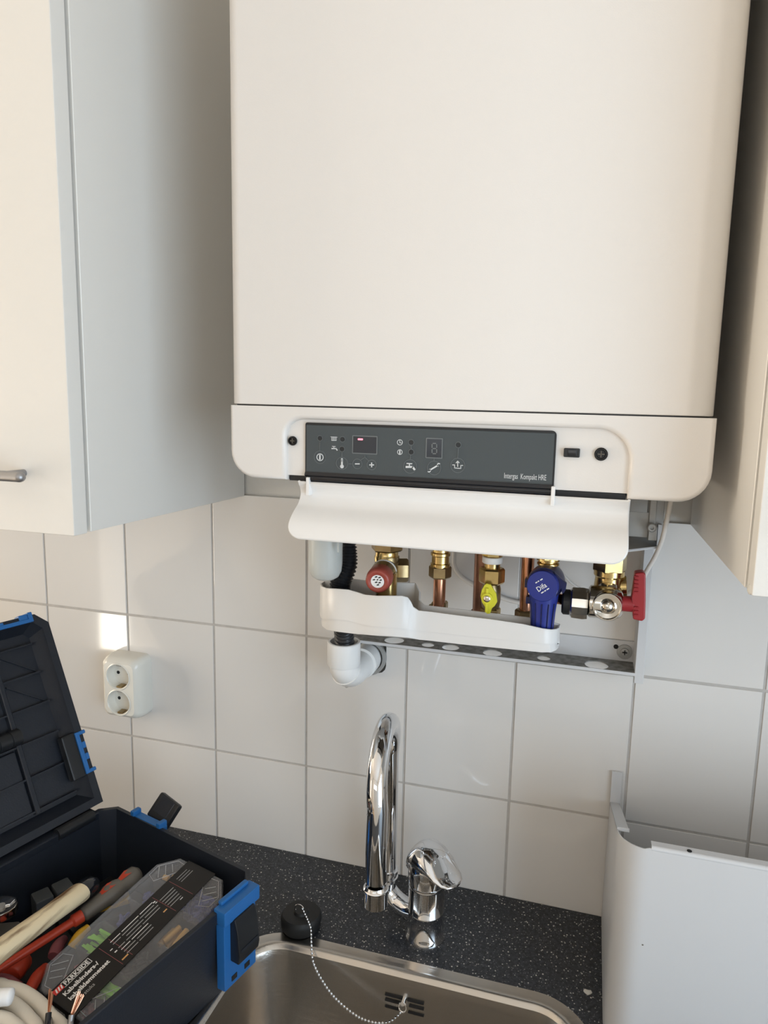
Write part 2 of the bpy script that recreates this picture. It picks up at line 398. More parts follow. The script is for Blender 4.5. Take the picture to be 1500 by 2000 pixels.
# ------------------------------------------------------------------ wall cabinets
ZCB = ROW+.1975
LX, RX = .3535, .9503
def wall_cab(name, label, xa, xb, hside):
    yc = -.3055                                     # carcass front; the door stands 18 mm in front of it
    root = thing(name, label, 'cabinet', ((xa+xb)/2, -.16, ZCB), 'wall cabinets')
    t = .018; z1 = 2.25
    build('side_panel', MB().box((xa, yc, ZCB), (xa+t, -.001, z1)), M['cab'], root, .0006, 1)
    build('side_panel', MB().box((xb-t, yc, ZCB), (xb, -.001, z1)), M['cab'], root, .0006, 1)
    build('bottom_panel', MB().box((xa+t, yc, ZCB+.001), (xb-t, -.001, ZCB+t)), M['cab'], root)
    build('top_panel', MB().box((xa+t, yc, z1-t), (xb-t, -.001, z1)), M['cab'], root)
    build('back_panel', MB().box((xa+t, -.010, ZCB+t), (xb-t, -.002, z1-t)), M['cab'], root)
    d = build('door', MB().box((xa+.001, yc-.0215, ZCB-.001), (xb-.001, yc-.0035, z1)), M['cab'], root, .0012, 2)
    hz = at(20, 932, Y=-.362).z
    hx = (at(47, 932, Y=-.357).x-.005 if hside > 0 else xa+.20)
    yh = yc-.0215
    mb = MB().tube([(hx-.160+.160*k/12, yh-.030, hz) for k in range(13)], .0050, 16)
    mb.lathe([(.0050, 0), (.0047, .0016), (.0036, .0036), (.0018, .0048), (0, .0050)], (hx, yh-.030, hz), (1, 0, 0), 16)
    mb.lathe([(.0050, 0), (.0047, .0016), (.0036, .0036), (.0018, .0048), (0, .0050)], (hx-.160, yh-.030, hz), (-1, 0, 0), 16)
    for dx in (-.135, -.025): mb.cyl((hx+dx, yh-.028, hz), (hx+dx, yh+.001, hz), .0036, 12)
    build('handle', mb, M['handle'], d)
    if hside < 0: build('chip', MB().sphere((xa+.0015, yc-.0125, ZCB+.002), .0052, 10, (.35, 1.3, .8)), M['barcode'], d)
    return root
wall_cab('wall_cabinet', 'tall white wall cabinet with a grey bar handle, beside the socket side of the boiler', LX-.6, LX, 1)
wall_cab('wall_cabinet', 'white wall cabinet with a chipped lower door corner, above the loose white cover', RX, RX+.6, -1)

# ------------------------------------------------------------------ boiler
BX0, BX1, BY, BZ0, BZS, BZ1 = .4782, .9292, -.2534, 1.4992, 1.5716, 2.16
boiler = thing('boiler', 'white wall-hung central heating boiler with dark control panel and open flap', 'boiler', ((BX0+BX1)/2, -.13, BZ0))
pl = []                                                     # plan outline with rounded front corners
for cx, sx in ((BX1, 1), (BX0, -1)):
    rr_ = .026 if sx > 0 else .013
    seq = [(cx, -.012)] + [(cx-sx*rr_+sx*rr_*math.cos(R(a)), BY+rr_-rr_*math.sin(R(a))) for a in range(0, 91, 10)]
    pl += seq if sx > 0 else seq[::-1]
MI = Matrix.Identity(4)
build('casing', MB().prism(pl, MI, BZS+.0007, BZ1), M['enamel'], boiler, .0012, 2, smooth=30, sel=lambda e: abs(e.verts[0].co.z-e.verts[1].co.z) < 1e-5)
build('seam_gasket', MB().prism([(x*.99+.01*(BX0+BX1)/2, y*.985-.002) for x, y in pl], MI, BZS-.003, BZS+.003), M['black'], boiler)
# lower cover: U-shaped outer skin with a recess for the panel
RL, RRt, RT = at(557, 880, Y=BY).x, at(1228, 930, Y=BY).x, at(900, 829, Y=BY).z
ro = .027
out = rrect(BX0, BZ0, BX1, BZS-.0006, (ro, ro, 0, 0), 8)
nb = 9                                                      # points of the first corner (bl)
bl = out[:nb]; br = out[nb:2*nb]; top = out[2*nb:]
rc = .017
notch = [(RL, BZ0)] + [(RL+rc+rc*math.cos(R(a)), RT-rc+rc*math.sin(R(a))) for a in range(180, 89, -15)] + [(RRt-rc*1.6+rc*1.6*math.cos(R(a)), RT-rc*1.6+rc*1.6*math.sin(R(a))) for a in range(90, -1, -10)] + [(RRt, BZ0)]
U = bl + notch + br + top
DEP = .0065
mb = MB().prism(U, XZ(BY), -DEP, 0)
lc = build('lower_cover', mb, M['enamel'], boiler, .0045, 4, smooth=60, sel=lambda e: max(v.co.y for v in e.verts) < BY+1e-4 and not min(v.co.z for v in e.verts) > BZS-.001)
build('cover_shell', MB().prism(bl+[(RL, BZ0), (RL, BZ0+.0045), (RRt, BZ0+.0045), (RRt, BZ0)]+br+top, XZ(BY+DEP), -.20, 0), M['enamel'], lc, smooth=60)
build('under_slot', MB().box((RL+.001, BY+.008, BZ0-.001), (RRt-.001, -.05, BZ0+.004)), M['black'], boiler)
# control panel
CX0, CX1, CZ1, CZ0 = .5592, .7980, 1.5552, 1.5035
YP = BY+.0035
cp = build('control_panel', MB().prism(rrect(CX0-.0008, CZ0-.001, CX1+.0010, CZ1+.0010, (.0, .0, .004, .002), 4), XZ(BY+.008), 0, .0038), M['black'], boiler)
prof = [(YP+.002, CZ1-.0005), (YP, CZ1-.0015), (YP, 1.5092), (YP-.0008, 1.5084)]
build('panel_foil', MB().loft([[V((x, y, z)) for x in (CX0+.0006, CX1-.0006)] for y, z in prof], False, False, closed=False), M['gpanel'], cp)
lip = [(YP-.0008, 1.5084), (YP-.0020, 1.5068), (YP-.0024, 1.5050), (YP-.0016, 1.5040), (YP-.0024, 1.5032), (YP-.0028, 1.5014), (YP-.0010, 1.4988), (YP+.004, 1.4978), (YP+.006, 1.5084)]
build('gloss_strip', MB().loft([[V((x, y, z)) for y, z in lip] for x in (CX0-.0002, CX1+.0002)]), M['gloss'], cp, smooth=50)
YI = YP-.0003
def pp(px, py): return at(px, py, Y=YI)
def ringm(px, py, r, t, m, name='icon', n=28):
    c = pp(px, py); return build(name, plate([circ(0, 0, r, n), circ(0, 0, r-t, n)], .0003, mat4(c, (1,0,0), (0,0,1), (0,-1,0))), m, cp)
def disc(px, py, r, m, name): c = pp(px, py); return build(name, MB().prism(circ(0, 0, r, 16), mat4(c, (1,0,0), (0,0,1), (0,-1,0)), -.0002, .0003), m, cp)
def stroke(pts, wdt, m, name='icon'):
    mb = MB(); q = [pp(*p) for p in pts]
    for a, b in zip(q, q[1:]):
        d = (b-a).normalized(); n = V((-d.z, 0, d.x))*wdt/2; a2 = a-d*wdt*.3; b2 = b+d*wdt*.3; y = V((0, -.0003, 0))
        mb.loft([[a2-n, a2+n, b2+n, b2-n], [a2-n+y, a2+n+y, b2+n+y, b2-n+y]])
    return build(name, mb, m, cp, smooth=0)
PXM = .00049                                                # metres per photo pixel on the panel
for (x, y) in ((625, 856), (669, 858), (668, 877), (803, 864), (803, 883), (895, 869)):
    ringm(x, y, 6*PXM, .9*PXM, M['line'], 'led_ring', 18); disc(x, y, 4.2*PXM, M['led'], 'led')
for (x, y, r) in ((625, 893, 13), (668, 905, 12.5), (698, 906, 10), (726, 908, 10), (801, 911, 13.5), (848, 914, 13.5), (894, 909, 14)):
    ringm(x, y, r*PXM, .9*PXM, M['line'], 'button_ring')
for s in (((625, 864), (625, 880)), ((668, 884), (668, 892)), ((681, 906), (687, 906)), ((713, 890), (713, 893)), ((713, 893), (704, 899)), ((713, 893), (720, 900)), ((803, 870), (803, 877)), ((802, 889), (801, 897)), ((848, 896), (848, 900)), ((895, 876), (894, 895))):
    stroke(s, 1*PXM, M['line'], 'guide_line')
ringm(625, 893, 7.5*PXM, 1.6*PXM, M['print']); stroke(((625, 889), (625, 897)), 3*PXM, M['print'])
for k in range(5): stroke(((648+k*2.2, 853), (648+k*2.2, 860)), .9*PXM, M['print'])
stroke(((646, 853), (659, 854)), .9*PXM, M['print']); stroke(((648, 860.5), (657, 860.5)), .9*PXM, M['print'])
def tap(x, y, s):
    stroke(((x-6*s, y), (x+4*s, y), (x+7*s, y+4*s)), 3*s*PXM, M['print']); stroke(((x-1*s, y), (x-1*s, y-5*s)), 1.6*s*PXM, M['print']); stroke(((x-5*s, y-5.5*s), (x+3*s, y-5*s)), 1.5*s*PXM, M['print'])
tap(653, 876, .8); tap(801, 912, 1.25)
stroke(((668, 896), (668, 909)), 3.6*PXM, M['print']); disc(668, 911, 3.8*PXM, M['print'], 'icon'); stroke(((668, 897), (668, 907)), 1.6*PXM, M['gpanel'])
stroke(((694, 906), (702, 906)), 2.2*PXM, M['print'])
stroke(((722, 908), (730, 908)), 2.2*PXM, M['print']); stroke(((726, 904), (726, 912)), 2.2*PXM, M['print'])
ringm(781, 864, 5.6*PXM, 1.1*PXM, M['print']); stroke(((781, 860), (781, 865), (784, 865)), 1.1*PXM, M['print'])
ringm(781, 883, 5.2*PXM, 1.1*PXM, M['print']); stroke(((781, 880), (781, 886)), 2.4*PXM, M['print'])
stroke(((840, 918), (855, 909)), 2.8*PXM, M['print'])
for (x, y, a) in ((838, 919, 150), (857, 908, -30)):
    c = pp(x, y); pts = [(3.6*PXM*math.cos(R(t)), 3.6*PXM*math.sin(R(t))) for t in range(int(a)+62, int(a)+300, 20)]
    pts += [(1.7*PXM*math.cos(R(t)), 1.7*PXM*math.sin(R(t))) for t in range(int(a)+298, int(a)+60, -20)]
    build('icon', MB().prism(pts, mat4(c, (1,0,0), (0,0,1), (0,-1,0)), -.0002, .0003), M['print'], cp)
stroke(((884, 908), (888, 908), (888, 914), (900, 915), (900, 909), (904, 909)), 1.5*PXM, M['print']); stroke(((894, 911), (894, 902)), 1.5*PXM, M['print']); stroke(((891, 904), (894, 900.5), (897, 904)), 1.5*PXM, M['print'])
for (x0, y0, x1, y1) in ((690, 852, 735, 886), (834, 857, 862, 894)):
    a, b = pp(x0, y0), pp(x1, y1)
    build('display_frame', plate([rrect(a.x-.001, b.z-.001, b.x+.001, a.z+.001, .0008, 3), rrect(a.x, b.z, b.x, a.z, .0003, 2)], .0003, XZ(YI)), M['line'], cp)
    d = build('display', MB().prism(rrect(a.x, b.z, b.x, a.z, .0003, 2), XZ(YI), -.0004, .0002), M['display'], cp)
def seven(x0, y0, x1, y1, dim):
    ym = (y0+y1)/2
    for s in (((x0, y0), (x1, y0)), ((x0, ym), (x1, ym)), ((x0, y1), (x1, y1)), ((x0, y0), (x0, ym)), ((x1, y0), (x1, ym)), ((x0, ym), (x0, y1)), ((x1, ym), (x1, y1))):
        a, b = pp(*s[0]), pp(*s[1]); d = (b-a).normalized(); n = V((-d.z, 0, d.x))*.0005; a += d*.0006; b -= d*.0006
        y = V((0, -.0004, 0)); mb = MB().loft([[a-n, a+n, b+n, b-n], [a-n+y, a+n+y, b+n+y, b-n+y]]); build('segment', mb, M['line'] if dim else M['redled'], cp, smooth=0)
for bx in ((695, 712), (717, 731)): pass
seven(844, 866, 853, 886, True)
a, b = pp(699, 856), pp(709, 860)
build('lit_segment', MB().prism(rrect(a.x, b.z, b.x, a.z, .0007, 3), XZ(YI), 0, .0004), M['redled'], cp)
p0, p1 = pp(984, 934), pp(1066, 939)
tl = text('Intergas  Kompakt HRE', .0072, p0, (1, 0, 0), (0, 0, 1), .0002, 1.0)
wd = max(v.x for v in tl.v)-min(v.x for v in tl.v); k = (p1.x-p0.x)/wd
tl = text('Intergas  Kompakt HRE', .0072, p0, (1, 0, 0), (0, 0, 1), .0002, k)
build('lettering', tl, M['print'], cp, smooth=0)
# screws and turn latch in the recess
YREC = BY+DEP
def cross_screw(px, py, r, name='screw'):
    c = at(px, py, Y=YREC-.001); s = build(name, MB().lathe([(r*.4, .0), (r, 0), (r, -.0012), (r*.82, -.0024), (r*.70, -.0024), (r*.62, -.0008), (0, -.0008)], c, (0, 1, 0), 20), M['screwblk'], boiler)
    build('cross_slot', MB().box((c.x-r*.5, c.y-.0016, c.z-.0004), (c.x+r*.5, c.y-.0006, c.z+.0004)).box((c.x-.0004, c.y-.0016, c.z-r*.5), (c.x+.0004, c.y-.0006, c.z+r*.5)), M['sgrey'], s)
cross_screw(572, 861, .0047); cross_screw(1174, 887, .0058)
c = at(1117, 884, Y=YREC)
lt = build('turn_latch', MB().lathe([(.0072, 0), (.0072, -.0004), (.0062, -.0006), (0, -.0006)], c, (0, 1, 0), 24), M['enamel'], boiler)
build('latch_knob', MB().box((c.x-.0070, c.y-.0045, c.z-.0040), (c.x+.0070, c.y-.0003, c.z+.0040)), M['black'], lt, .001, 2)
build('latch_notch', MB().box((c.x-.0035, c.y-.0052, c.z-.0028), (c.x+.0042, c.y-.0040, c.z+.0028)), M['gloss'], lt, .0008, 2)
# open drop-down flap: curved sheet hanging from the recess
FX0, FX1 = .5530, .8640
fp = spline([(-.2500, 1.4965), (-.2480, 1.4900), (-.2500, 1.4820), (-.2570, 1.4730), (-.2660, 1.4620), (-.2725, 1.4540), (-.2775, 1.4470)], 5) if False else None
prof = [V((0, y, z)) for y, z in ((-.2518, 1.4985), (-.2463, 1.4915), (-.2452, 1.4838), (-.2520, 1.4750), (-.2630, 1.4682), (-.2712, 1.4614), (-.2755, 1.4545), (-.2778, 1.4472))]
prof = spline(prof, 4); npf = len(prof)
def flap_sheet(off):
    rows = []
    for i, p in enumerate(prof):
        t = prof[min(i+1, npf-1)]-prof[max(i-1, 0)]; t.normalize(); n = V((0, t.z, -t.y)); rows.append(p+n*off)
    return rows
lens = [0]
for a, b in zip(prof, prof[1:]): lens.append(lens[-1]+(b-a).length)
LT = lens[-1]; rcf = .013; xsn = 14
def xin(s):
    d = LT-s
    return 0 if d > rcf else rcf-math.sqrt(max(0, rcf*rcf-(rcf-d)**2))
fine = []
for s in [LT*i/26 for i in range(22)] + [LT-rcf*(1-math.sin(R(a))) for a in (0, 15, 30, 45, 60, 75, 84, 90)]:
    if fine and s <= fine[-1]: continue
    fine.append(s)
def pt(s, rows):
    for i in range(len(lens)-1):
        if s <= lens[i+1]+1e-9:
            k = (s-lens[i])/(lens[i+1]-lens[i]); return rows[i].lerp(rows[i+1], k)
    return rows[-1]
A, B_ = flap_sheet(0), flap_sheet(.0024)
front, back = [], []
for s in fine:
    xi = xin(s)
    xs = [FX0+xi+(FX1-FX0-2*xi)*k/xsn for k in range(xsn+1)]
    a, b = pt(s, A), pt(s, B_)
    front.append([V((x, a.y, a.z)) for x in xs]); back.append([V((x, b.y, b.z)) for x in xs])
mb = MB().loft([f + bk[::-1] for f, bk in zip(front, back)])
flap = build('flap', mb, M['wplas'], boiler, smooth=50)
rimp = [f[0] for f in back] + back[-1][1:-1] + [f[-1] for f in reversed(back)]
rimp = [f[0] for f in front] + front[-1][1:-1] + [f[-1] for f in reversed(front)]
build('flap_rim', MB().tube(rimp, .0013, 8), M['wplas'], flap)
for px0, py0, px1, py1 in ((603, 932, 616, 968), (1082, 950, 1080, 988)):
    a = at(px0, py0, Y=-.2530); b = at(px1, py1, Y=-.2520)
    build('hinge_arm', MB().box((a.x-.0022, -.2550, b.z), (a.x+.0012, -.2470, a.z)), M['wplas'], flap, .0006)
for px, py, r in ((1105, 1050, .0034), (806, 1049, .002), (820, 1050, .002)):
    q = at(px, py, Y=-.268); build('moulding_mark', MB().sphere((q.x, q.y+.0008, q.z), r, 12, (1.5, .45, .5)), M['wplas'], flap)

# ------------------------------------------------------------------ mounting frame behind the pipes
mf = thing('mounting_frame', 'galvanised pipe mounting frame with dusty holed rail below the boiler', 'frame', (.72, 0, 1.2555))
RZ = 1.2625; RX0, RX1, RDEP = .528, .9040, .041
holes = []
for px, py, r in ((770, 1251, .0135), (836, 1260, .0085), (880, 1265, .0115), (962, 1276, .0125), (1062, 1286, .0085), (1165, 1300, .0145), (1243, 1311, .009)):
    q = at(px, py, Z=RZ); holes.append(circ(q.x, max(-RDEP+r*.9+.0006, min(-.002-r, q.y)), min(r, .0165), 22))
holes = [h for h in holes if max(p[0] for p in h) < RX1-.001]
rail = build('rail_shelf', plate([[(RX0, -RDEP), (RX1, -RDEP), (RX1, -.0012), (RX0, -.0012)]]+holes, .0014, Matrix.Translation((0, 0, RZ))), M['dustyzinc'], mf)
build('rail_back', MB().box((RX0, -.0032, RZ), (RX1, -.0009, RZ+.0275)), M['whitemetal'], mf, .0004, 1)
build('rail_lip', MB().box((RX0, -RDEP-.0012, RZ-.0025), (RX1, -RDEP, RZ+.0012)), M['whitemetal'], mf)
for px, py, r, mm in ((1203, 1263, .0030, 'dark'), (1243, 1264, .0028, 'dark'), (1242, 1286, .0028, 'dark')):
    q = at(px, py, Y=-.0034); build('rail_hole', MB().lathe([(r, 0), (r, -.0004), (0, -.0004)], q, (0, 1, 0), 14), M[mm], mf)  # dark discs on the rail stand in for the shaded holes
q = at(1220, 1273, Y=-.0034)
sc = build('rail_screw', MB().lathe([(.0095, 0), (.0095, -.0014), (.0055, -.0016), (.0050, -.003), (.0028, -.0034), (0, -.0028)], q, (0, 1, 0), 22), M['zinc'], mf)
build('screw_slot', MB().box((q.x-.003, q.y-.0042, q.z-.0006), (q.x+.003, q.y-.0030, q.z+.0006)).box((q.x-.0006, q.y-.0042, q.z-.003), (q.x+.0006, q.y-.0030, q.z+.003)), M['dark'], sc)
# right upright of the frame
build('upright', MB().box((.8965, -.0420, 1.2510), (.9072, -.0405, 1.4180)).box((.8965, -.0405, 1.2510), (.8985, -.0010, 1.4180)), M['whitemetal'], mf, .0005, 1)
# upper bracket under the right end of the boiler
mr = mf
mf = thing('boiler_bracket', 'grey steel bracket with bolt under the boiler end by the hanging cable', 'bracket', (.89, -.05, 1.40))
Yb = -.060
def bpx(px, py, Y=Yb): return at(px, py, Y=Y)
a, b = bpx(1226, 999), bpx(1269, 1050)
build('bracket_plate', MB().box((a.x-.03, Yb, b.z), (b.x, Yb+.0015, a.z)), M['zinc'], mf)
a2, b2 = bpx(1270, 975), bpx(1293, 1056)
build('bracket_channel', MB().box((a2.x, Yb-.004, b2.z), (a2.x+.0075, Yb+.03, BZ0-.005)).box((a2.x+.0075, Yb+.002, b2.z), (b2.x, Yb+.03, BZ0-.005)), M['zinc'], mf, .0006, 1)
a3, b3 = bpx(1266, 1033), bpx(1281, 1054)
build('bracket_lug', MB().box((a3.x, Yb-.008, b3.z), (b3.x, Yb-.002, a3.z+.004)), M['zinc'], mf, .0008, 2)
q = bpx(1273, 1030, Yb-.008)
bo = build('bracket_bolt', MB().lathe([(.0052, 0), (.0052, -.003), (.0040, -.004), (.0022, -.004), (.0020, -.002), (0, -.002)], q, (0, 1, 0), 18), M['zinc'], mf)
a4, b4 = bpx(1285, 1023), bpx(1289, 1064)
build('bracket_edge', MB().box((a4.x, Yb-.006, b4.z), (b4.x, Yb+.03, a4.z)), M['whitemetal'], mf)
zs = at(1286, 1067, Y=Yb-.004).z
s0, s1 = at(1286, 1067, Z=zs), at(1223, 1074.5, Z=zs)
build('bracket_shelf', MB().loft([[V((s0.x, s0.y, z)), V((s1.x, s1.y, z)), V((s1.x, -.002, z)), V((s0.x, -.002, z))] for z in (zs-.0022, zs)]), M['zinc'], mf)
build('shelf_lip', MB().tube([s0+V((0, -.0005, -.0008)), s1+V((0, -.0005, -.0008))], .0015, 6), M['whitemetal'], mf)
build('base_plate', MB().box((.590, -.232, BZ0-.005), (.862, -.015, BZ0-.0003)), M['sgrey'], boiler)

# ------------------------------------------------------------------ pipes and valves under the boiler
def hexn(mb, a, b, r, rot=0):
    a, b = V(a), V(b); ax = (b-a); ex, ey, ez = frame(ax); h = ax.length
    x = ex*math.cos(rot)+ey*math.sin(rot)
    return mb.lathe([(r*.88, 0), (r, h*.12), (r, h*.88), (r*.88, h)], a, ez, 6, x)
YPI = -.098
ZU = BZ0-.0045                                              # underside the pipes come out of
def vx(px, py, Y=YPI): return at(px, py, Y=Y)
def zz(py, px, Y=YPI): return at(px, py, Y=Y).z
# (a) safety valve with brick-red knob
x = vx(755, 1100).x
sv = thing('safety_valve', 'brass safety valve with round brick-red knob over the drip tray', 'valve', (x, YPI, zz(1160, 745)))
mb = MB(); hexn(mb, (x, YPI, zz(1075, 752)), (x, YPI, zz(1050, 752)), .0195); mb.cyl((x, YPI, zz(1060, 752)), (x, YPI, ZU), .012)
build('union_nut', mb, M['brassd'], sv, smooth=30)
mb = MB().lathe([(.0135, 0), (.0150, .001), (.0150, .006), (.0140, .0075), (.0140, .016), (.0155, .018)], (x, YPI, zz(1096, 752)), (0, 0, 1))
build('valve_collar', mb, M['brass'], sv)
c0 = V((x+.001, YPI, zz(1108, 757)))
mb = MB().sphere(c0, .0165, 20, (1, 1, 1.0)); hexn(mb, c0+V((.008, .004, -.004)), c0+V((.024, .010, -.004)), .0145, .4)
mb.cyl(c0, c0+V((0, 0, .014)), .0145)
build('valve_body', mb, M['brassd'], sv)
kc = at(737, 1136, Y=-.148); kd = (kc-c0).normalized()
build('white_ring', MB().lathe([(.0155, 0), (.0155, .0022)], c0+kd*.016, kd, 28), M['ptfe'], sv)
build('knob_neck', MB().lathe([(.0140, -.004), (.0150, .006), (.0150, .018)], c0+kd*.014, kd, 28), M['brassd'], sv)
D = (kc-c0).length
kn = build('knob', MB().lathe([(.0130, D-.030), (.0148, D-.026), (.0152, D-.008), (.0142, D-.002), (.0125, D), (.0105, D), (.0098, D-.0008), (0, D-.0008)], c0, kd, 36), M['redk'], sv, smooth=50)
fc = c0+kd*(D-.0006)
st = build('sticker', MB().lathe([(.0078, 0), (.0078, .0003), (0, .0003)], fc, kd, 24), M['white'], kn)
ex, ey, ez = frame(kd, (1, 0, 0))
for i, (dx, dy, l) in enumerate(((-.003, .0045, .003), (.001, .004, .003), (-.0055, .001, .003), (-.001, .0012, .0022), (.0025, .001, .0028), (-.003, -.002, .003), (.001, -.0022, .003), (-.001, -.005, .003))):
    p = fc+kd*.0004; mb = MB().prism([(dx, dy), (dx+l, dy+.0006), (dx+l-.0003, dy+.0022), (dx+.0002, dy+.0012)], mat4(p, ex, ey, ez), 0, .0002); build('sticker_print', mb, M['black'], kn, smooth=0)
mb = MB().cyl((kc.x+.003, kc.y+.026, zz(1180, 742, -.12)), (kc.x+.003, kc.y+.026, c0.z), .0125)
build('outlet', mb, M['brass'], sv)

def thing_pipe(name, label, px, py0, py1, r, m, group=None, Y=YPI):
    x = vx(px, (py0+py1)/2, Y).x
    return thing(name, label, 'pipe', (x, Y, zz(py1, px, Y)), group), x
# (b) copper pipe with compression fitting
cpipe, x = thing_pipe('copper_pipe', 'short copper pipe with brass compression nut, next to the red-knobbed safety valve', 859, 1060, 1205, .0075, 'copper')
build('pipe', MB().cyl((x, YPI, zz(1215, 859)), (x, YPI, ZU), .0074), M['copper'], cpipe)
mb = MB().lathe([(.0095, 0), (.0118, .001), (.0118, .005), (.0105, .006), (.0105, .014), (.0118, .015), (.0118, .018), (.0100, .019), (.0100, .022), (.0135, .023), (.0135, .032), (.010, .034)], (x, YPI, zz(1108, 859)))
build('union', mb, M['brass'], cpipe, smooth=30)
build('compression_nut', hexn(MB(), (x, YPI, zz(1128, 859)), (x, YPI, zz(1104, 859)), .0135, .15), M['brassd'], cpipe, smooth=20)
build('elbow_nut', hexn(MB().cyl((x-.0065, YPI+.014, zz(1192, 859)), (x-.0105, YPI+.006, zz(1192, 859)), .005), (x, YPI+.004, zz(1200, 857)), (x, YPI+.004, zz(1176, 857)), .0105, .5), M['brassd'], cpipe, smooth=20)
# (c) gas pipe and yellow gas cock
gp, x = thing_pipe('gas_pipe', 'dull brown copper gas pipe behind the yellow gas cock', 943, 1060, 1210, .011, 'copperd', Y=-.072)
build('pipe', MB().cyl((x, -.072, zz(1225, 943, -.072)), (x, -.072, ZU), .0112), M['copperd'], gp)
build('solder_socket', MB().lathe([(.0118, 0), (.0128, .001), (.0128, .014), (.0118, .015)], (x, -.072, zz(1215, 943, -.072))), M['copperd'], gp)
x = vx(960, 1140, -.108).x; yg = -.108
gv = thing('gas_cock', 'brass gas cock with bright yellow lever below the flap', 'valve', (x, yg, zz(1208, 960, yg)))
Zg = lambda py: zz(py, 960, yg)
build('stub', MB().cyl((x, yg, Zg(1110)), (x, yg, ZU), .0092), M['brass'], gv)
build('union_nut', hexn(MB(), (x, yg, Zg(1087)), (x, yg, Zg(1062)), .0125, .2), M['brass'], gv, smooth=20)
build('thread_tape', MB().lathe([(.0110, 0), (.0118, .0008), (.0118, .0068), (.0110, .0075)], (x, yg, Zg(1099))), M['ptfe'], gv)
build('hex_body', hexn(MB(), (x, yg, Zg(1139)), (x, yg, Zg(1108)), .0148, .12), M['brass'], gv, smooth=20)
mb = MB().lathe([(.0075, 0), (.0098, .003), (.0112, .012), (.0112, .026), (.0095, .032)], (x, yg, Zg(1192)))
build('ball_housing', mb, M['brassd'], gv)
build('lower_nut', hexn(MB().cyl((x, yg, Zg(1220)), (x, yg, Zg(1190)), .0075), (x, yg, Zg(1206)), (x, yg, Zg(1186)), .0120, .3), M['brass'], gv, smooth=20)
yl = yg-.022
lc_ = at(952, 1168, Y=yl)
build('lever_stem', MB().cyl((lc_.x, yl+.002, lc_.z), (lc_.x+.003, yg, lc_.z), .005), M['brassd'], gv)
lo = [(950, 1140), (958, 1142), (963, 1150), (969, 1160), (971, 1176), (966, 1184), (961, 1188), (957, 1199), (950, 1199), (947, 1186), (941, 1176), (938, 1164), (941, 1152), (946, 1143)]
lo = [at(px, py, Y=yl) for px, py in lo]
lev = build('lever', MB().prism([(p.x, p.z) for p in lo], XZ(yl), -.0030, 0), M['yellow'], gv, .0006, 2)
p1, p2 = at(952, 1148, Y=yl), at(953, 1196, Y=yl)
build('lever_rib', MB().box((p1.x-.0015, yl-.0022, p2.z), (p1.x+.0017, yl, p1.z)), M['yellow'], lev, .0006, 2)
build('hub', MB().lathe([(.0062, 0), (.0062, -.0030), (.0048, -.0034), (0, -.0034)], lc_, (0, 1, 0), 20), M['yellow'], lev)
build('screw', MB().lathe([(.0038, -.0034), (.0038, -.0046), (.0024, -.0054), (0, -.0052)], lc_, (0, 1, 0), 14), M['nickel'], lev)
# (d) second copper pipe
cp2, x = thing_pipe('copper_pipe', 'slim bright copper pipe beside the blue inlet valve', 1029, 1070, 1215, .0075, 'copper', Y=-.088)
Y2 = -.088
build('pipe', MB().cyl((x, Y2, zz(1225, 1029, Y2)), (x, Y2, ZU), .0074), M['copper'], cp2)
build('compression_nut', hexn(MB(), (x-.001, Y2, zz(1214, 1024, Y2)), (x-.001, Y2, zz(1190, 1024, Y2)), .0115, .1), M['brassd'], cp2, smooth=20)
# (e) blue inlet combination valve
yb = -.112
x = vx(1069, 1130, yb).x
iv = thing('inlet_valve', 'blue inlet valve with round printed cap draining into the drip tray', 'valve', (x, yb, zz(1228, 1060, yb)))
Zb = lambda py, px=1069: zz(py, px, yb)
mb = MB().cyl((x, yb, Zb(1120)), (x, yb, ZU), .0085); hexn(mb, (x, yb, Zb(1092)), (x, yb, Zb(1075)), .0145, .3)
mb.lathe([(.0105, 0), (.0122, .001), (.0122, .003), (.0105, .004), (.0105, .005), (.0128, .006), (.0128, .009)], (x, yb, Zb(1104)))
build('brass_union', mb, M['brass'], iv, smooth=30)
bc_ = V((x, yb, Zb(1134))); cc = at(1059, 1145, Y=-.150); bd = (cc-bc_).normalized()
Dc = (cc-bc_).length
build('valve_body', MB().lathe([(.012, -.016), (.0180, -.012), (.0196, -.002), (.0196, .012), (.0182, Dc-.012)], bc_, bd, 36), M['darkblue'], iv, smooth=50)
cap = build('cap', MB().lathe([(.0158, Dc-.016), (.0168, Dc-.012), (.0168, Dc-.001), (.0160, Dc), (0, Dc+.0004)], bc_, bd, 40), M['bluep'], iv, smooth=40)
ex, ey, ez = frame(bd, (1, 0, 0.0))
if ey.z < 0: ex, ey = -ex, -ey
ca = R(38); tx = ex*math.cos(ca)+ey*math.sin(ca); ty = -ex*math.sin(ca)+ey*math.cos(ca)
if tx.cross(ty).dot(bd) < 0: tx = -tx
pc = bc_+bd*(Dc+.0006)
build('lettering', text('Difa', .0078, pc-tx*.0070-ty*.0030, tx, ty, .0002, .9, .00005), M['white'], cap, smooth=0)
for k, (u, vv, l) in enumerate(((-.004, .006, .0022), (-.001, .006, .0016), (.002, .0058, .003), (-.005, -.0062, .003), (-.001, -.0062, .002), (.002, -.0062, .003))):
    build('fine_print', MB().prism([(0, 0), (l, 0), (l, .0012), (0, .0012)], mat4(pc+tx*u+ty*vv, tx, ty, tx.cross(ty)), -.0001, .0001), M['white'], cap, smooth=0)
for px, py, l in ((1031, 1137, .010), (1033, 1170, .008)):
    q = at(px, py, Y=-.128); build('grip_lug', MB().box((q.x-.003, q.y-.006, q.z-l/2), (q.x+.006, q.y+.006, q.z+l/2)), M['darkblue'], iv, .001, 2)
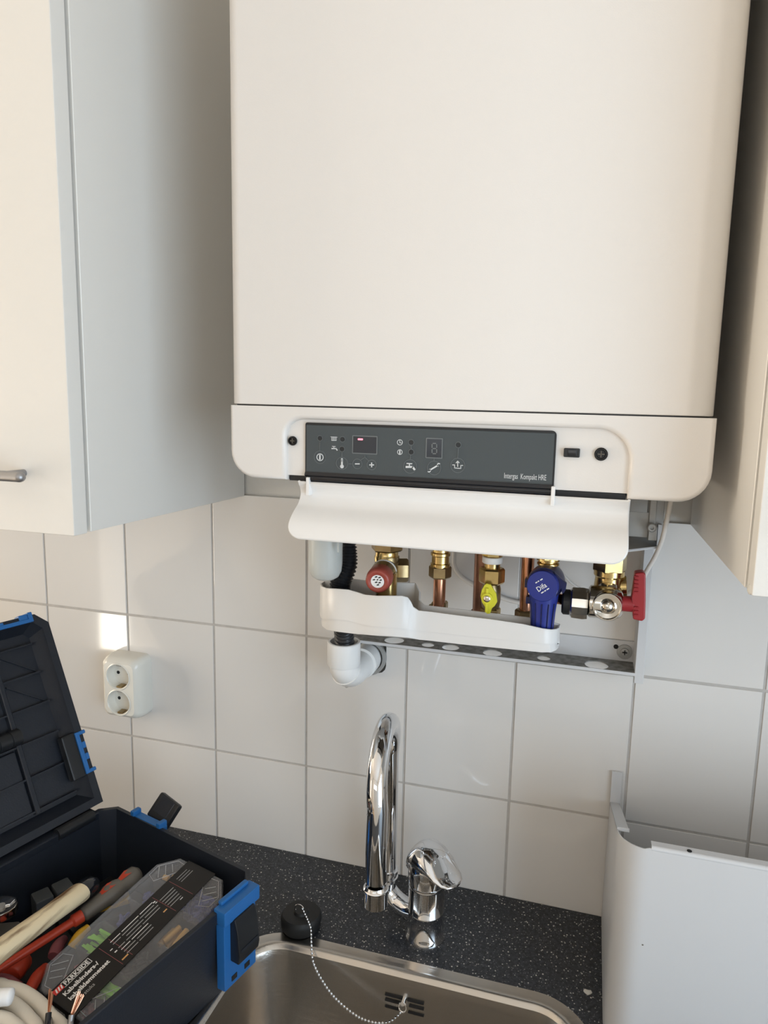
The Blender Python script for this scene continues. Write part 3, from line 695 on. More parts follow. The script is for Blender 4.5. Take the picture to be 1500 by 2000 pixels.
lg = [at(px, py, Y=-.142) for px, py in ((1083, 1118), (1093, 1128), (1102, 1136), (1107, 1140), (1105, 1152), (1101, 1159), (1098, 1160), (1096, 1150), (1090, 1156), (1084, 1150))]
build('side_lever', MB().prism([(p.x, p.z) for p in lg], XZ(-.142), -.006, 0), M['darkblue'], iv, .0008, 2)
f0 = at(1059, 1152, Y=-.131); f1 = at(1059, 1231, Y=-.131)
h = f0.z-f1.z
build('funnel', MB().lathe([(.0125, 0), (.0125, .002), (.0142, h*.6), (.0165, h), (.0150, h), (.0128, h*.6), (.0110, .002), (.0110, 0)], (f1.x-.0005, -.131, f1.z), (0, 0, 1), 30, None, False), M['bluep'], iv, smooth=40)
for k in range(5):
    t = R(-150+k*28); build('funnel_rib', MB().cyl((f1.x+.0128*math.cos(t), -.131+.0128*math.sin(t), f1.z+.003), (f1.x+.0150*math.cos(t), -.131+.0150*math.sin(t), f0.z-.012), .0007, 6), M['darkblue'], iv)
# (f) filling valve with red T handle
yf = -.098
x = vx(1190, 1120, yf).x
fv = thing('filling_valve', 'nickel-plated filling valve with red T-shaped handle and open side nut', 'valve', (x, yf, zz(1207, 1185, yf)))
Zf = lambda py, px=1190: zz(py, px, yf)
build('brass_nut', hexn(MB().cyl((x, yf, Zf(1120)), (x, yf, ZU), .011), (x, yf, Zf(1117)), (x, yf, Zf(1080)), .0185, .25), M['brass'], fv, smooth=20)
build('brass_body', MB().lathe([(.0150, 0), (.0158, .004), (.0150, .012), (.0152, .014), (.0168, .016), (.0168, .022), (.0135, .024)], (x, yf, Zf(1150))), M['brass'], fv, smooth=30)
build('side_cap', MB().cyl((x+.008, yf+.002, Zf(1145)), (x+.0195, yf+.002, Zf(1143)), .0120), M['brass'], fv, .001, 2)
ym = -.118
m0, m1 = at(1152, 1176, Y=ym), at(1216, 1180, Y=ym)
vb = at(1187, 1177, Y=ym)
mb = MB().lathe([(.0150, 0), (.0178, .002), (.0178, .026), (.0150, .034), (.0125, .036)], (m0.x-.002, ym, vb.z), (1, 0, 0), 32)
mb.cyl((vb.x, ym+.002, vb.z+.004), (vb.x, yf, Zf(1140)), .0125)
build('nickel_body', mb, M['nickel'], fv, smooth=40)
pc = at(1186, 1184, Y=ym-.016)
pd = V((0, -1, .0)).normalized()
build('end_plug', MB().lathe([(.0150, -.010), (.0158, .004), (.0158, .008), (.0148, .0100), (.0138, .0100), (.0132, .0070), (.0085, .0062), (.0060, .0095), (.0030, .0112), (0, .0115)], pc-pd*.006, pd, 36), M['nickel'], fv, smooth=50)
n0, n1 = at(1112, 1176, Y=ym), at(1150, 1176, Y=ym)
nx = n1.x-n0.x
nut = MB().loft([[V((n0.x+h_, ym+r_*math.cos(2*math.pi*k/12), n0.z+r_*math.sin(2*math.pi*k/12))) for k in range(12)] for r_, h_ in ((.0135, .000), (.0172, .003), (.0178, nx*.7), (.0170, nx-.001), (.0130, nx-.001), (.0125, .004))], True, False)
build('side_nut', nut, M['nickel'], fv, smooth=20)
build('nut_bore', MB().lathe([(.0126, -.003), (.0128, .0), (.0, .0005)], (n1.x-.004, ym, n0.z), (1, 0, 0), 24), M['dark'], fv)
build('stem_link', MB().cyl((n1.x-.006, ym, n0.z), (m0.x+.004, ym, n0.z), .0110), M['gloss'], fv)
build('black_collar', MB().lathe([(.0120, 0), (.0140, .002), (.0140, .010)], (n0.x-.008, ym, n0.z), (1, 0, 0), 24), M['rubber'], fv)
build('threaded_tail', MB().lathe([(.0056, 0)]+[(.0056 if i % 2 else .0063, .002+i*.0018) for i in range(18)], (n0.x-.032, -.0845, n0.z-.0045), (.030, ym+.006+.0845, .0045), 20), M['copper'], fv, smooth=20)
h0 = at(1213, 1178, Y=ym); h1 = at(1240, 1178, Y=ym)
hd = build('handle', MB().lathe([(.0085, 0), (.0085, h1.x-h0.x)], (h0.x-.001, ym, h0.z), (1, 0, 0), 24), M['redp'], fv, .0008, 2)
tp = [(1240, 1119), (1256, 1117), (1261, 1121), (1261, 1166), (1261, 1172), (1260, 1208), (1254, 1213), (1236, 1209), (1235, 1193), (1233, 1168), (1236, 1150)]
tp = [at(px, py, Y=ym-.006) for px, py in tp]
build('t_grip', MB().prism([(p.x, p.z) for p in tp], XZ(ym), -.008, .008), M['redp'], hd, .002, 3)
for k in range(8):
    py = 1126+k*7.5+(22 if k > 4 else 0)
    a, b = at(1239, py, Y=ym-.008), at(1247, py, Y=ym-.008)
    build('grip_ridge', MB().box((a.x-.0004, ym-.0098, a.z-.0007), (b.x, ym-.0070, a.z+.0009)), M['redp'], hd, .0004, 1)
# cables
def cable(label, pts, r, name='white_cable', m='cable', cat='cable'):
    return tag(build(name, MB().tube(spline(pts, 8), r, 10), M[m]), label, cat)
cable('white cable hanging from the boiler past the bracket towards the red handle', [at(1314, 960, Y=-.085), at(1308, 990, Y=-.085), at(1301, 1022, Y=-.082), at(1292, 1058, Y=-.076), at(1278, 1090, Y=-.068), at(1265, 1112, Y=-.064), at(1252, 1136, Y=-.058), at(1242, 1150, Y=-.050), at(1225, 1160, Y=-.030), at(1195, 1172, Y=-.012)], .0027)
cable('thin white cable looping down the tiles behind the gas cock', [at(890, 1055, Y=-.02), at(887, 1085, Y=-.010), at(888, 1105, Y=-.006), at(900, 1125, Y=-.005), at(930, 1145, Y=-.005), at(975, 1165, Y=-.005), at(1010, 1176, Y=-.005), at(1080, 1185, Y=-.006)], .0030)
cable('thin pale wire curving down behind the blue valve cap', [at(1088, 1095, Y=-.03), at(1098, 1118, Y=-.025), at(1112, 1135, Y=-.02), at(1128, 1147, Y=-.018), at(1150, 1156, Y=-.016)], .0016, 'thin_wire')
# (g) condensate trap cup, corrugated hose, drip tray, drain elbow
yt = -.165
c = at(636, 1090, Y=yt)
trap = thing('condensate_trap', 'milky plastic condensate trap cup hanging under the boiler', 'trap', (c.x, yt, at(636, 1131, Y=yt).z))
zb_ = at(636, 1131, Y=yt).z; rt_ = .0190
prof_ = [(.0, zb_), (.010, zb_+.0004), (.0150, zb_+.0035), (.0180, zb_+.0095), (rt_, zb_+.018), (rt_, zb_+.034), (rt_+.0004, 1.470)]
build('cup', MB().lathe([(r, z) for r, z in prof_] + [(r-.0016 if r > .002 else 0, z+(.0016 if i < 3 else 0)) for i, (r, z) in reversed(list(enumerate(prof_)))], (c.x, yt, 0), (0, 0, 1), 36, None, False), M['trap'], trap, smooth=60)
build('cup_collar', MB().lathe([(.0200, 0), (.0215, .002), (.0215, .012), (.0200, BZ0-.005-1.4695)], (c.x, yt, 1.4695)), M['wplas'], trap)
rb_ = at(661, 1060, Y=yt-.019); rb2 = at(661, 1078, Y=yt-.019)
build('cup_rib', MB().box((rb_.x-.0008, yt-.0200, rb2.z), (rb_.x+.0008, yt-.0165, rb_.z)), M['trap'], trap)
yh = -.095
hp = [at(680, 1045, Y=-.118), at(681, 1075, Y=-.119), at(679, 1105, Y=-.121), at(666, 1135, Y=-.124), at(664, 1160, Y=-.122), at(668, 1200, Y=-.108), at(672, 1236, Y=-.088), at(673, 1275, Y=-.080)]
hp = spline(hp, 26)
hs = tag(build('corrugated_hose', MB().tube(hp, lambda t: .0118+.0011*math.sin(t*len(hp)*1.25) - (.004*max(0, 1-t*2.6) if t < .38 else 0), 20), M['hose'], smooth=60), 'black corrugated hose running from the boiler through the tray to the drain', 'hose')

tray = thing('drip_tray', 'white plastic drip tray under the valves with stepped rim', 'tray', at(860, 1240, Y=-.12))
fx = [  # front wall, left to right: pixel x, pixel y of rim / seam / bottom, Y of the wall
    (625, 1140, 1200, 1213, -.118), (627, 1145, 1207, 1223, -.130), (636, 1149, 1209, 1230, -.142), (655, 1150, 1210, 1234, -.150), (680, 1152, 1212, 1237, -.152),
    (697, 1157, 1217, 1239, -.154), (712, 1162, 1221, 1240, -.158), (735, 1164, 1224, 1242, -.162), (760, 1164, 1226, 1243, -.163), (785, 1164, 1228, 1245, -.160),
    (797, 1167, 1229, 1246, -.157), (803, 1175, 1230, 1247, -.155), (808, 1186, 1231, 1248, -.153), (818, 1193, 1232, 1250, -.151), (840, 1195, 1234, 1252, -.150), (900, 1203, 1241, 1259, -.150),
    (960, 1210, 1247, 1265, -.150), (1020, 1219, 1253, 1271, -.150), (1060, 1228, 1257, 1275, -.150), (1078, 1230, 1258, 1275, -.146), (1088, 1229, 1257, 1271, -.138), (1093, 1226, 1254, 1266, -.128), (1094, 1222, 1252, 1262, -.118)]
o_t, o_m, o_b = [], [], []
for px, a, b, c_, Y in fx:
    p = at(px, a, Y=Y); zt_ = p.z
    o_t.append(p); zm = at(px, b, Y=Y).z; zb2 = at(px, c_, Y=Y+.003).z
    o_m.append(V((p.x, p.y, zm))); o_b.append(V((p.x, p.y+.004, zb2)))
backY = -.085
zmin_r = o_t[-1].z
bk = []
for i in range(len(fx)-1, -1, -1):
    if i in (len(fx)-1, 18, 13, 12, 11, 9, 6, 3, 0):
        bk.append((o_t[i].x, {0: -.104, 3: -.098, 6: -.098, 9: -.099, 11: -.112, 12: -.122, 13: -.126, 18: -.114, 22: -.112}[i], o_t[i].z, o_m[i].z, o_b[i].z))
T_ = o_t + [V((a, b, c_)) for a, b, c_, d, e in bk]; Mi = o_m + [V((a, b, d)) for a, b, c_, d, e in bk]; Bo = o_b + [V((a, b-.002, e)) for a, b, c_, d, e in bk]
cen = V((sum(p.x for p in T_)/len(T_), sum(p.y for p in T_)/len(T_), 0))
def inset(loop, d, dz):
    n = len(loop); out = []
    for i, p in enumerate(loop):
        t = loop[(i+1) % n]-loop[i-1]; nrm = V((-t.y, t.x, 0)); nrm.normalize()
        out.append(V((p.x+nrm.x*d, p.y+nrm.y*d, p.z+dz)))
    return out
build('tray_body', MB().loft([inset(Bo, .0035, -.001), Bo, inset(Mi, .0028, -.0012), inset(Mi, .0028, 0), Mi, inset(T_, 0, -.0008), inset(T_, .0005, 0), inset(T_, .0020, 0), inset(T_, .0025, -.001), inset(Bo, .004, .004)]), M['wplas'], tray, smooth=35)

ye = -.080
e0 = at(672, 1252, Y=ye); ez0 = at(672, 1297, Y=ye).z; ezc = at(672, 1300, Y=ye).z-.004
el = thing('drain_elbow', 'white PVC drain elbow entering the tiled wall below the tray', 'pipe', (e0.x, ye, ezc-.02))
re = .0203
mb = MB().lathe([(re+.0004, 0), (re+.001, .0008), (re+.001, e0.z-ez0-.001), (re, e0.z-ez0), (re-.0025, e0.z-ez0), (re-.0025, 0)], (e0.x, ye, ez0), (0, 0, 1), 36, None, False)
build('socket_sleeve', mb, M['pvc'], el, smooth=40)
rb = .024; pts = [V((e0.x, ye, ez0+.004))]
ec = V((e0.x, ye+rb, ez0)); exx = .005
for a in range(0, 91, 9): pts.append(V((e0.x+exx*(a/90), ye+rb-rb*math.cos(R(a)), ez0-rb*math.sin(R(a))*.75)))
pts += [V((e0.x+exx*1.15, -.028, ez0-rb*.75)), V((e0.x+exx*1.3, .060, ez0-rb*.72))]
build('bend', MB().tube(pts, .0188, 28), M['pvc'], el, smooth=60)
ps = pts[5]; tdir = (pts[6]-pts[4]).normalized()
build('moulded_seam', MB().lathe([(.0186, -.0009), (.0198, -.0004), (.0198, .0004), (.0186, .0009)], ps, tdir, 32), M['pvc'], el)
build('wall_sleeve', MB().lathe([(.0188, 0), (.0212, .001), (.0212, .022)], V((e0.x+exx*1.25, -.030, ez0-rb*.72)), (0, 1, 0), 30), M['pvc'], el)
wc = at(722, 1290, Y=-.001)
build('drip', MB().sphere((e0.x+.002, ye+.006, ez0-.0325), .0022, 8, (1, 1, 1)), M['water'], el)
ro_ = V((e0.x+exx*1.3+.001, 0, ez0-rb*.70))
tag(build('pipe_collar', MB().lathe([(.0215, 0), (.0262, 0), (.0262, .005), (.0215, .005)], (ro_.x, -.0062, ro_.z), (0, 1, 0), 36, None, False), M['zinc']), 'grey collar ring around the white drain pipe at the wall', 'collar')

# ------------------------------------------------------------------ wall socket
SD = -.034
sx0, sx1, sz0, sz1 = .1235, .1905, 1.0895, 1.1865
so = thing('wall_socket', 'ivory double power socket mounted on the white tiles', 'socket', ((sx0+sx1)/2, 0, sz0))
def sl(ins, y, r): return [V((x_, y, z_)) for x_, z_ in rrect(sx0+ins, sz0+ins, sx1-ins, sz1-ins, r, 6)]
cs = [at(231, 1322, Y=SD), at(236, 1373, Y=SD)]; rs = .0192
mid = (cs[0].x+cs[1].x)/2
loops = [sl(0, -.0008, .010), sl(0, -.016, .010), sl(.0008, -.024, .011), sl(.0035, -.031, .010), sl(.008, SD, .008)]
hs_ = build('housing', MB().loft(loops, True, False), M['socket'], so, smooth=50)
build('face', plate([[(p.x, p.z) for p in loops[-1]]] + [circ(mid-.002, c.z, rs, 36) for c in cs], .0008, XZ(SD)), M['socket'], hs_, smooth=30)
for c in cs:
    c = V((mid-.002, SD, c.z))
    ins = build('socket_insert', MB().lathe([(rs+.0022, .002), (rs+.0022, -.0006), (rs+.0008, -.0014), (rs, -.0004)], c, (0, 1, 0), 36, None, False), M['socket'], so, smooth=50)
    build('well', MB().lathe([(rs+.0004, 0), (rs-.0006, .0005), (rs-.0012, .013), (0, .013)], c, (0, 1, 0), 32, None, False), M['socket'], ins, smooth=30)
    for dx in (-.0095, .0095):
        build('pin_hole', MB().lathe([(.0026, 0), (.0026, -.0004), (0, -.0004)], c+V((dx, .0129, .001)), (0, 1, 0), 14), M['dark'], ins)
    build('earth_clip', MB().box((c.x-.0045, c.y+.001, c.z-rs+.0008), (c.x+.0045, c.y+.012, c.z-rs+.0036)), M['brassd'], ins, .0005, 1)
    build('earth_clip', MB().box((c.x-.004, c.y+.001, c.z+rs-.0034), (c.x+.004, c.y+.012, c.z+rs-.0008)), M['zinc'], ins, .0005, 1)

# ------------------------------------------------------------------ mixer tap
fc = V((.661, -.0985, ZC))
tap_ = thing('mixer_tap', 'chrome single-lever mixer tap with tall arched spout behind the sink', 'tap', fc)
zt = .985
build('body', MB().lathe([(.0262, 0), (.0262, .003), (.0238, .006), (.0234, .036), (.0237, .0365), (.0237, .0380), (.0233, .0385), (.0232, zt-ZC-.004), (.0225, zt-ZC)], fc, (0, 0, 1), 40), M['chrome'], tap_, smooth=40)
build('cartridge_ring', MB().lathe([(.0238, 0), (.0243, .001), (.0243, .005), (.0238, .006)], (fc.x, fc.y, .974), (0, 0, 1), 40), M['chrome'], tap_)
# lever: hood over the body that runs out into a drooping blade
ld = V((.86, -.51, 0)).normalized(); ls = V((-ld.y, ld.x, 0))
secs = [(-.0250, .978, .006, .002), (-.0235, .996, .0165, .010), (-.0160, 1.007, .0225, .0165), (-.004, 1.0115, .0250, .0190), (.010, 1.011, .0252, .0165), (.022, 1.008, .0240, .0105), (.031, 1.003, .0220, .0055), (.040, 1.000, .0190, .0036), (.0465, .9985, .0140, .0028), (.0500, .9982, .006, .002)]
lp = []
for s, zc2, wv, tv in secs:
    cpt = fc+ld*s; lp.append([V((cpt.x, cpt.y, zc2))+ls*(wv*math.cos(2*math.pi*k/20))+V((0, 0, 1))*(tv*math.sin(2*math.pi*k/20)) for k in range(20)])
build('lever', MB().loft(lp), M['chrome'], tap_, smooth=70)
build('lever_hood', MB().lathe([(.0240, -.012), (.0247, .0), (.0245, .012), (.0205, .024), (.010, .029), (0, .030)], (fc.x, fc.y, .988), (0, 0, 1), 36), M['chrome'], tap_, smooth=60)
rx, ry = .6040, -.0860
za = .940
build('side_arm', MB().tube(spline([(fc.x-.015, fc.y, za-.010), (.634, -.094, za-.012), (.616, -.088, za-.008), (rx, ry, za+.004), (rx, ry, za+.020)], 6), .0128, 20), M['chrome'], tap_, smooth=60)
build('swivel_collar', MB().lathe([(.0135, 0), (.0145, .001), (.0145, .005), (.0130, .006), (.0130, .010), (.0145, .011), (.0145, .015), (.0130, .016)], (rx, ry, za+.018)), M['chrome'], tap_, smooth=30)
tipx, tipy, tz = .6285, -.2120, at(733, 1767, Y=-.2120).z
ztop = at(752, 1405, Y=-.152).z-.0118
hr = (ry-tipy)/2; zc3 = ztop-hr
sp = [V((rx, ry, za+.030)), V((rx, ry, za+.09))]
for a in range(0, 181, 9):
    k = a/180; sp.append(V((rx+(tipx-rx)*k, (ry+tipy)/2+hr*math.cos(R(a)), zc3+hr*math.sin(R(a)))))
sp += [V((tipx-.001, tipy, zc3-.05)), V((tipx, tipy, tz+.03))]
build('spout', MB().tube(sp, .0117, 28), M['chrome'], tap_, smooth=60)
build('aerator', MB().lathe([(.0105, 0), (.0125, .0006), (.0135, .0015), (.0135, .0185), (.0142, .0192), (.0142, .0215), (.0130, .0225), (.0117, .026)], (tipx, tipy, tz), (0, 0, 1), 32), M['chrome'], tap_, smooth=40)
mb = MB(); rr_ = random.Random(5)
for k in range(46):
    if k < 30:
        i = rr_.randrange(3, len(sp)-1); p = sp[i].lerp(sp[i-1], rr_.random()); a = rr_.uniform(-2.6, -.3); n = V((math.cos(a), math.sin(a), 0)); mb.sphere(p+n*.0117, rr_.uniform(.0006, .0012), 6)
    else:
        s = rr_.uniform(-.01, .05); p = fc+ld*s+ls*rr_.uniform(-.016, .016); zz_ = 1.0 + .024*max(0, 1-((s-.0)/.055)**2); mb.sphere((p.x, p.y, zz_), rr_.uniform(.0005, .001), 6)
dr = build('water_droplets', mb, M['water'], tap_); dr['kind'] = 'stuff'

# ------------------------------------------------------------------ sink plug with bead chain
pc = V((.5030, -.1340, ZC+.0016))
plug = thing('sink_plug', 'black rubber sink plug with bead chain lying on the sink edge', 'plug', pc)
build('stopper', MB().lathe([(.0235, 0), (.0255, .003), (.0262, .012), (.0258, .016), (.0235, .019), (.0100, .0195), (.0085, .0225), (0, .0228)], pc, (0, .05, 1), 36), M['rubber'], plug, smooth=50)
tp_ = pc+V((0, 0, .0225))
build('ring', MB().tube([tp_+V((.006*math.cos(2*math.pi*k/20)-.002, -.001, .0055*math.sin(2*math.pi*k/20)+.003)) for k in range(20)], .0007, 6, True), M['chrome'], plug)
anc = at(787, 1966, Y=YB-.004)
cpts = spline([tp_+V((.003, -.002, .004)), at(602, 1800, Y=-.150), at(607, 1815, Y=-.158), at(608, 1840, Y=-.168), at(609, 1858, Y=-.174), at(612, 1880, Y=-.182), at(625, 1908, Y=-.190), at(648, 1942, Y=-.195), at(676, 1969, Y=-.197), at(705, 1989, Y=-.197), at(735, 1998, Y=-.194), at(760, 1996, Y=-.188), at(776, 1985, Y=-.182), at(783, 1977, Y=YB-.006)], 40)
mb = MB(); acc = 0; last = cpts[0]; mb.sphere(last, .0016, 8); nb_ = 0
for a, b in zip(cpts, cpts[1:]):
    acc += (b-a).length
    if acc >= .0039: mb.sphere(b, .0016, 8); acc = 0
mb.tube(cpts[::8], .0003, 4)
ch = build('bead_chain', mb, M['chrome'], plug); ch['kind'] = 'stuff'
mb = MB().tube([anc+V((.0045*math.cos(2*math.pi*k/20), -.002, .0065*math.sin(2*math.pi*k/20)+.001)) for k in range(20)], .0009, 6, True)
mb.cyl(anc+V((0, .006, .006)), anc+V((0, -.003, .006)), .0028, 12)
build('chain_anchor', mb, M['chrome'], plug)

# ------------------------------------------------------------------ loose white boiler cover standing at the right
cv = thing('boiler_cover', 'loose white sheet-metal cover standing on the worktop against the tiles', 'cover', (1.05, -.1, ZC))
qx = .8812; yfv = -.196; rc2 = .030; W2 = .45; th = .0012
zf_t = at(1256, 1651, Y=yfv).z                              # top of the front
zs_f = at(1213, 1622, Y=yfv+rc2).z                          # top of the side at the front
zs_b = at(1190, 1566, Y=-.004).z                            # top of the side at the wall
side = [(qx, -.004), (qx, yfv+rc2)]; 
arc = [(qx+rc2-rc2*math.cos(R(a)), yfv+rc2-rc2*math.sin(R(a))) for a in range(0, 91, 9)]
path = [(qx, -.004+ (yfv+rc2+.004)*k/6) for k in range(6)] + arc + [(qx+W2-rc2, yfv)] + [(qx+W2-rc2+rc2*math.sin(R(a)), yfv+rc2-rc2*math.cos(R(a))) for a in range(0, 91, 9)] + [(qx+W2, yfv+rc2+(-.004-yfv-rc2)*k/6) for k in range(1, 7)]
def ctop(x, y):
    if y > yfv+rc2: k = (y-(yfv+rc2))/(-.004-yfv-rc2); return zs_f+(zs_b-zs_f)*k
    if x < qx+rc2 or x > qx+W2-rc2:
        d = min((yfv+rc2-y)/rc2, 1); return zs_f+(zf_t-.004-zs_f)*d
    return zf_t-.002
lo_, li_, to_, ti_ = [], [], [], []
m_ = len(path)
for i, (x_, y_) in enumerate(path):
    a, b = path[max(i-1, 0)], path[min(i+1, m_-1)]; t = V((b[0]-a[0], b[1]-a[1], 0)).normalized(); n = V((-t.y, t.x, 0))
    zt_ = ctop(x_, y_)
    lo_.append(V((x_, y_, ZC+.0004))); to_.append(V((x_, y_, zt_))); li_.append(V((x_+n.x*th, y_+n.y*th, ZC+.0004))); ti_.append(V((x_+n.x*th, y_+n.y*th, zt_)))
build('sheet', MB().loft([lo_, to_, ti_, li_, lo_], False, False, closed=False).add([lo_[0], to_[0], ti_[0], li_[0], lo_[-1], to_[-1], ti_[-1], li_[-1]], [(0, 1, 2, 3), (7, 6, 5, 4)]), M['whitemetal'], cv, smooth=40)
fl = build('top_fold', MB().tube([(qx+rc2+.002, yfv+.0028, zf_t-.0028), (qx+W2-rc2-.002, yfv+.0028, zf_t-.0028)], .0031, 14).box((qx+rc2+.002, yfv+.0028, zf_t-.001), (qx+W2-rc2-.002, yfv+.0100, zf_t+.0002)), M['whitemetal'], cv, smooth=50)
q = at(1346, 1668, Y=yfv+.004)
build('fold_hole', MB().lathe([(.0024, 0), (.0024, .0004), (0, .0004)], (q.x, yfv+.004, zf_t+.0002), (0, 0, 1), 14), M['dark'], fl)
wfl = .0125
for sgn, xx in ((1, qx), (-1, qx+W2)):
    y0_, y1_ = yfv+rc2+.004, -.006
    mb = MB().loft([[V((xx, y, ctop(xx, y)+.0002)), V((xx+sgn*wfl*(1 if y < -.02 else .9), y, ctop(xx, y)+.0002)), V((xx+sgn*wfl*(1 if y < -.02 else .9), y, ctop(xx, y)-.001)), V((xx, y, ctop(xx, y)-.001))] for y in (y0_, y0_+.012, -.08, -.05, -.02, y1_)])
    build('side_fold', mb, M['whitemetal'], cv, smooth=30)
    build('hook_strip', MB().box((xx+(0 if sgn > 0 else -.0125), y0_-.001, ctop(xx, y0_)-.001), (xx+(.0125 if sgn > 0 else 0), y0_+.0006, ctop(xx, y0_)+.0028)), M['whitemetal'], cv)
    z0_ = ctop(xx, -.004)
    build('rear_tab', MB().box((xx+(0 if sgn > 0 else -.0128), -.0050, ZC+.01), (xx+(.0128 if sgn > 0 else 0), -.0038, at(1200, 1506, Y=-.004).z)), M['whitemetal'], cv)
for px, py in ((1212, 1916), (1255, 1844), (1243, 1895)):
    q = at(px, py, Y=yfv+.001); 
    if q.x > qx+rc2: build('scratch', MB().sphere((q.x, yfv, q.z), .001, 6, (1, .3, 1)), M['sgrey'], cv)

# small plaster crumb on the worktop
q = at(1148, 1938, Z=ZC)
tag(build('plaster_crumb', MB().loft([[V((q.x+.005*math.cos(a)*s, q.y+.0035*math.sin(a)*s*(1+.3*math.sin(3*a)), ZC+h)) for a in [k*math.pi/4 for k in range(8)]] for s, h in ((1, .0), (1, .001), (.5, .002))]), M['barcode']), 'tiny pale plaster crumb on the black worktop beside the cover', 'crumb')

# ------------------------------------------------------------------ toolbox
ANG = R(165.0)
BW, BL, BH = .280, .420, .115
TBM = Matrix.Translation((.4830, -.2010, ZC+.0030)) @ Matrix.Rotation(ANG, 4, 'Z')   # local x across to the hinge, y along towards the room, z up
def tb(x, y, z): return TBM @ V((x, y, z))
tbx = thing('toolbox', 'open black toolbox with blue catches and ribbed lid, half over the sink', 'toolbox', tb(BW/2, BL/2, 0))
ch_ = .018
def tl_(ins, z, r=ch_):
    x0, y0, x1, y1 = ins, ins, BW-ins, BL-ins
    c = max(r-ins*.4, .004)
    return [V(p+(z,)) for p in ((x0+c, y0), (x1-c, y0), (x1, y0+c), (x1, y1-c), (x1-c, y1), (x0+c, y1), (x0, y1-c), (x0, y0+c))]
build('tub', MB().loft([tl_(.012, 0), tl_(.010, .004), tl_(.004, BH-.016), tl_(.0, BH-.014), tl_(0, BH-.001), tl_(.0008, BH), tl_(.0055, BH), tl_(.0060, BH-.003), tl_(.0072, BH-.02), tl_(.0145, .005)]).xf(TBM), M['tbox'], tbx, smooth=25)
# front catch (blue column with black lever) on the long side near the back corner, and one further along
def front_catch(y0):
    cat = build('catch_column', MB().loft([[V((x, y, z)) for x, y in ((.004, y0), (-.0075, y0+.001), (-.0075, y0+.050), (.004, y0+.051))] for z in (.018, BH-.012)]).xf(TBM), M['tblue'], tbx, .0012, 2)
    build('catch_cap', MB().box((-.012, y0-.002, BH-.014), (.0055, y0+.053, BH+.0035)).box((-.0005, y0+.004, BH+.003), (.0060, y0+.046, BH+.008)).xf(TBM), M['tblue'], cat, .0018, 2)
    for k in range(2): build('catch_slot', MB().box((-.0082, y0+.012+k*.02, .024), (-.0060, y0+.020+k*.02, .030)).xf(TBM), M['dark'], cat)
    lv = build('latch_lever', MB().loft([[V((x, y, z)) for x, y in ((-.006, y0+.009), (-.0185-d, y0+.009), (-.0185-d, y0+.041), (-.006, y0+.041))] for z, d in ((.050, .001), (.060, .003), (BH-.026, .0), (BH-.012, -.004))]).xf(TBM), M['black'], cat, .0016, 2)
    build('lever_groove', MB().box((-.0212, y0+.012, .064), (-.0198, y0+.038, .068)).xf(TBM), M['tbox'], lv)
front_catch(.018); front_catch(.30)
# short side catch with a raised latch
sx_ = .172
sc_ = build('side_catch', MB().box((sx_, -.007, BH-.016), (sx_+.058, .004, BH+.001)).box((sx_, -.007, BH+.0), (sx_+.007, .006, BH+.007)).box((sx_+.051, -.007, BH), (sx_+.058, .006, BH+.007)).xf(TBM), M['tblue'], tbx, .0014, 2)
LM = TBM @ Matrix.Translation((sx_+.012, -.014, BH-.016)) @ Matrix.Rotation(R(-14), 4, 'Y') @ Matrix.Rotation(R(38), 4, 'X')
sl_ = build('side_latch', MB().box((0, -.006, 0), (.038, .004, .034)).xf(LM), M['black'], sc_, .003, 2)
build('latch_recess', MB().box((.008, .0035, .010), (.032, .0046, .032)).xf(LM), M['tbox'], sl_, .0008, 1)
# hinge brackets
for y in (.030, .20, .37):
    build('hinge', MB().cyl((BW-.004, y, BH-.002), (BW-.004, y+.05, BH-.002), .0075, 14).xf(TBM), M['black'], tbx)
build('hinge_strip', MB().box((BW-.007, .022, BH-.012), (BW+.012, BL-.022, BH-.001)).xf(TBM), M['tbox'], tbx, .001, 1)
# inner ledge carrying the organiser
build('inner_tray', MB().box((.012, .012, .004), (.150, BL-.012, .022)).xf(TBM), M['tbox'], tbx, .003, 2)
# lid
LA = R(66)
LIDM = TBM @ Matrix.Translation((BW+.003, .008, BH+.002)) @ mat4((0,0,0), (math.cos(LA), 0, math.sin(LA)), (0, 1, 0), (-math.sin(LA), 0, math.cos(LA)))
# lid frame: x = away from hinge along the lid, y = along the box, z = towards inside (local -x of the lid faces the tub)
LW, LL, LD = .278, BL, .030
lc2 = .016
def ll(ins, z):
    c = max(lc2-ins*.4, .004)
    return [V(p+(z,)) for p in ((ins+.002, ins), (LW-ins-c, ins), (LW-ins, ins+c), (LW-ins, LL-ins-c), (LW-ins-c, LL-ins), (ins+.002, LL-ins))]
lid = build('lid', MB().loft([ll(.006, -LD), ll(.002, -LD+.004), ll(0, -.004), ll(.0, 0), ll(.010, 0), ll(.012, -.004), ll(.022, -.018), ll(.024, -.018)]).xf(LIDM), M['tbox'], tbx, smooth=25)
zi = -.018
xs_ = [.030, .072, .115, .158, .200, .240]
for x_ in xs_: build('rib', MB().box((x_-.0011, .024, zi), (x_+.0011, LL-.024, zi+.0075)).xf(LIDM), M['tbox'], lid)
for y_ in (.078, .19, .30): build('rib', MB().box((.026, y_-.0032, zi), (LW-.026, y_+.0032, zi+.009)).xf(LIDM), M['tbox'], lid, .001, 1)
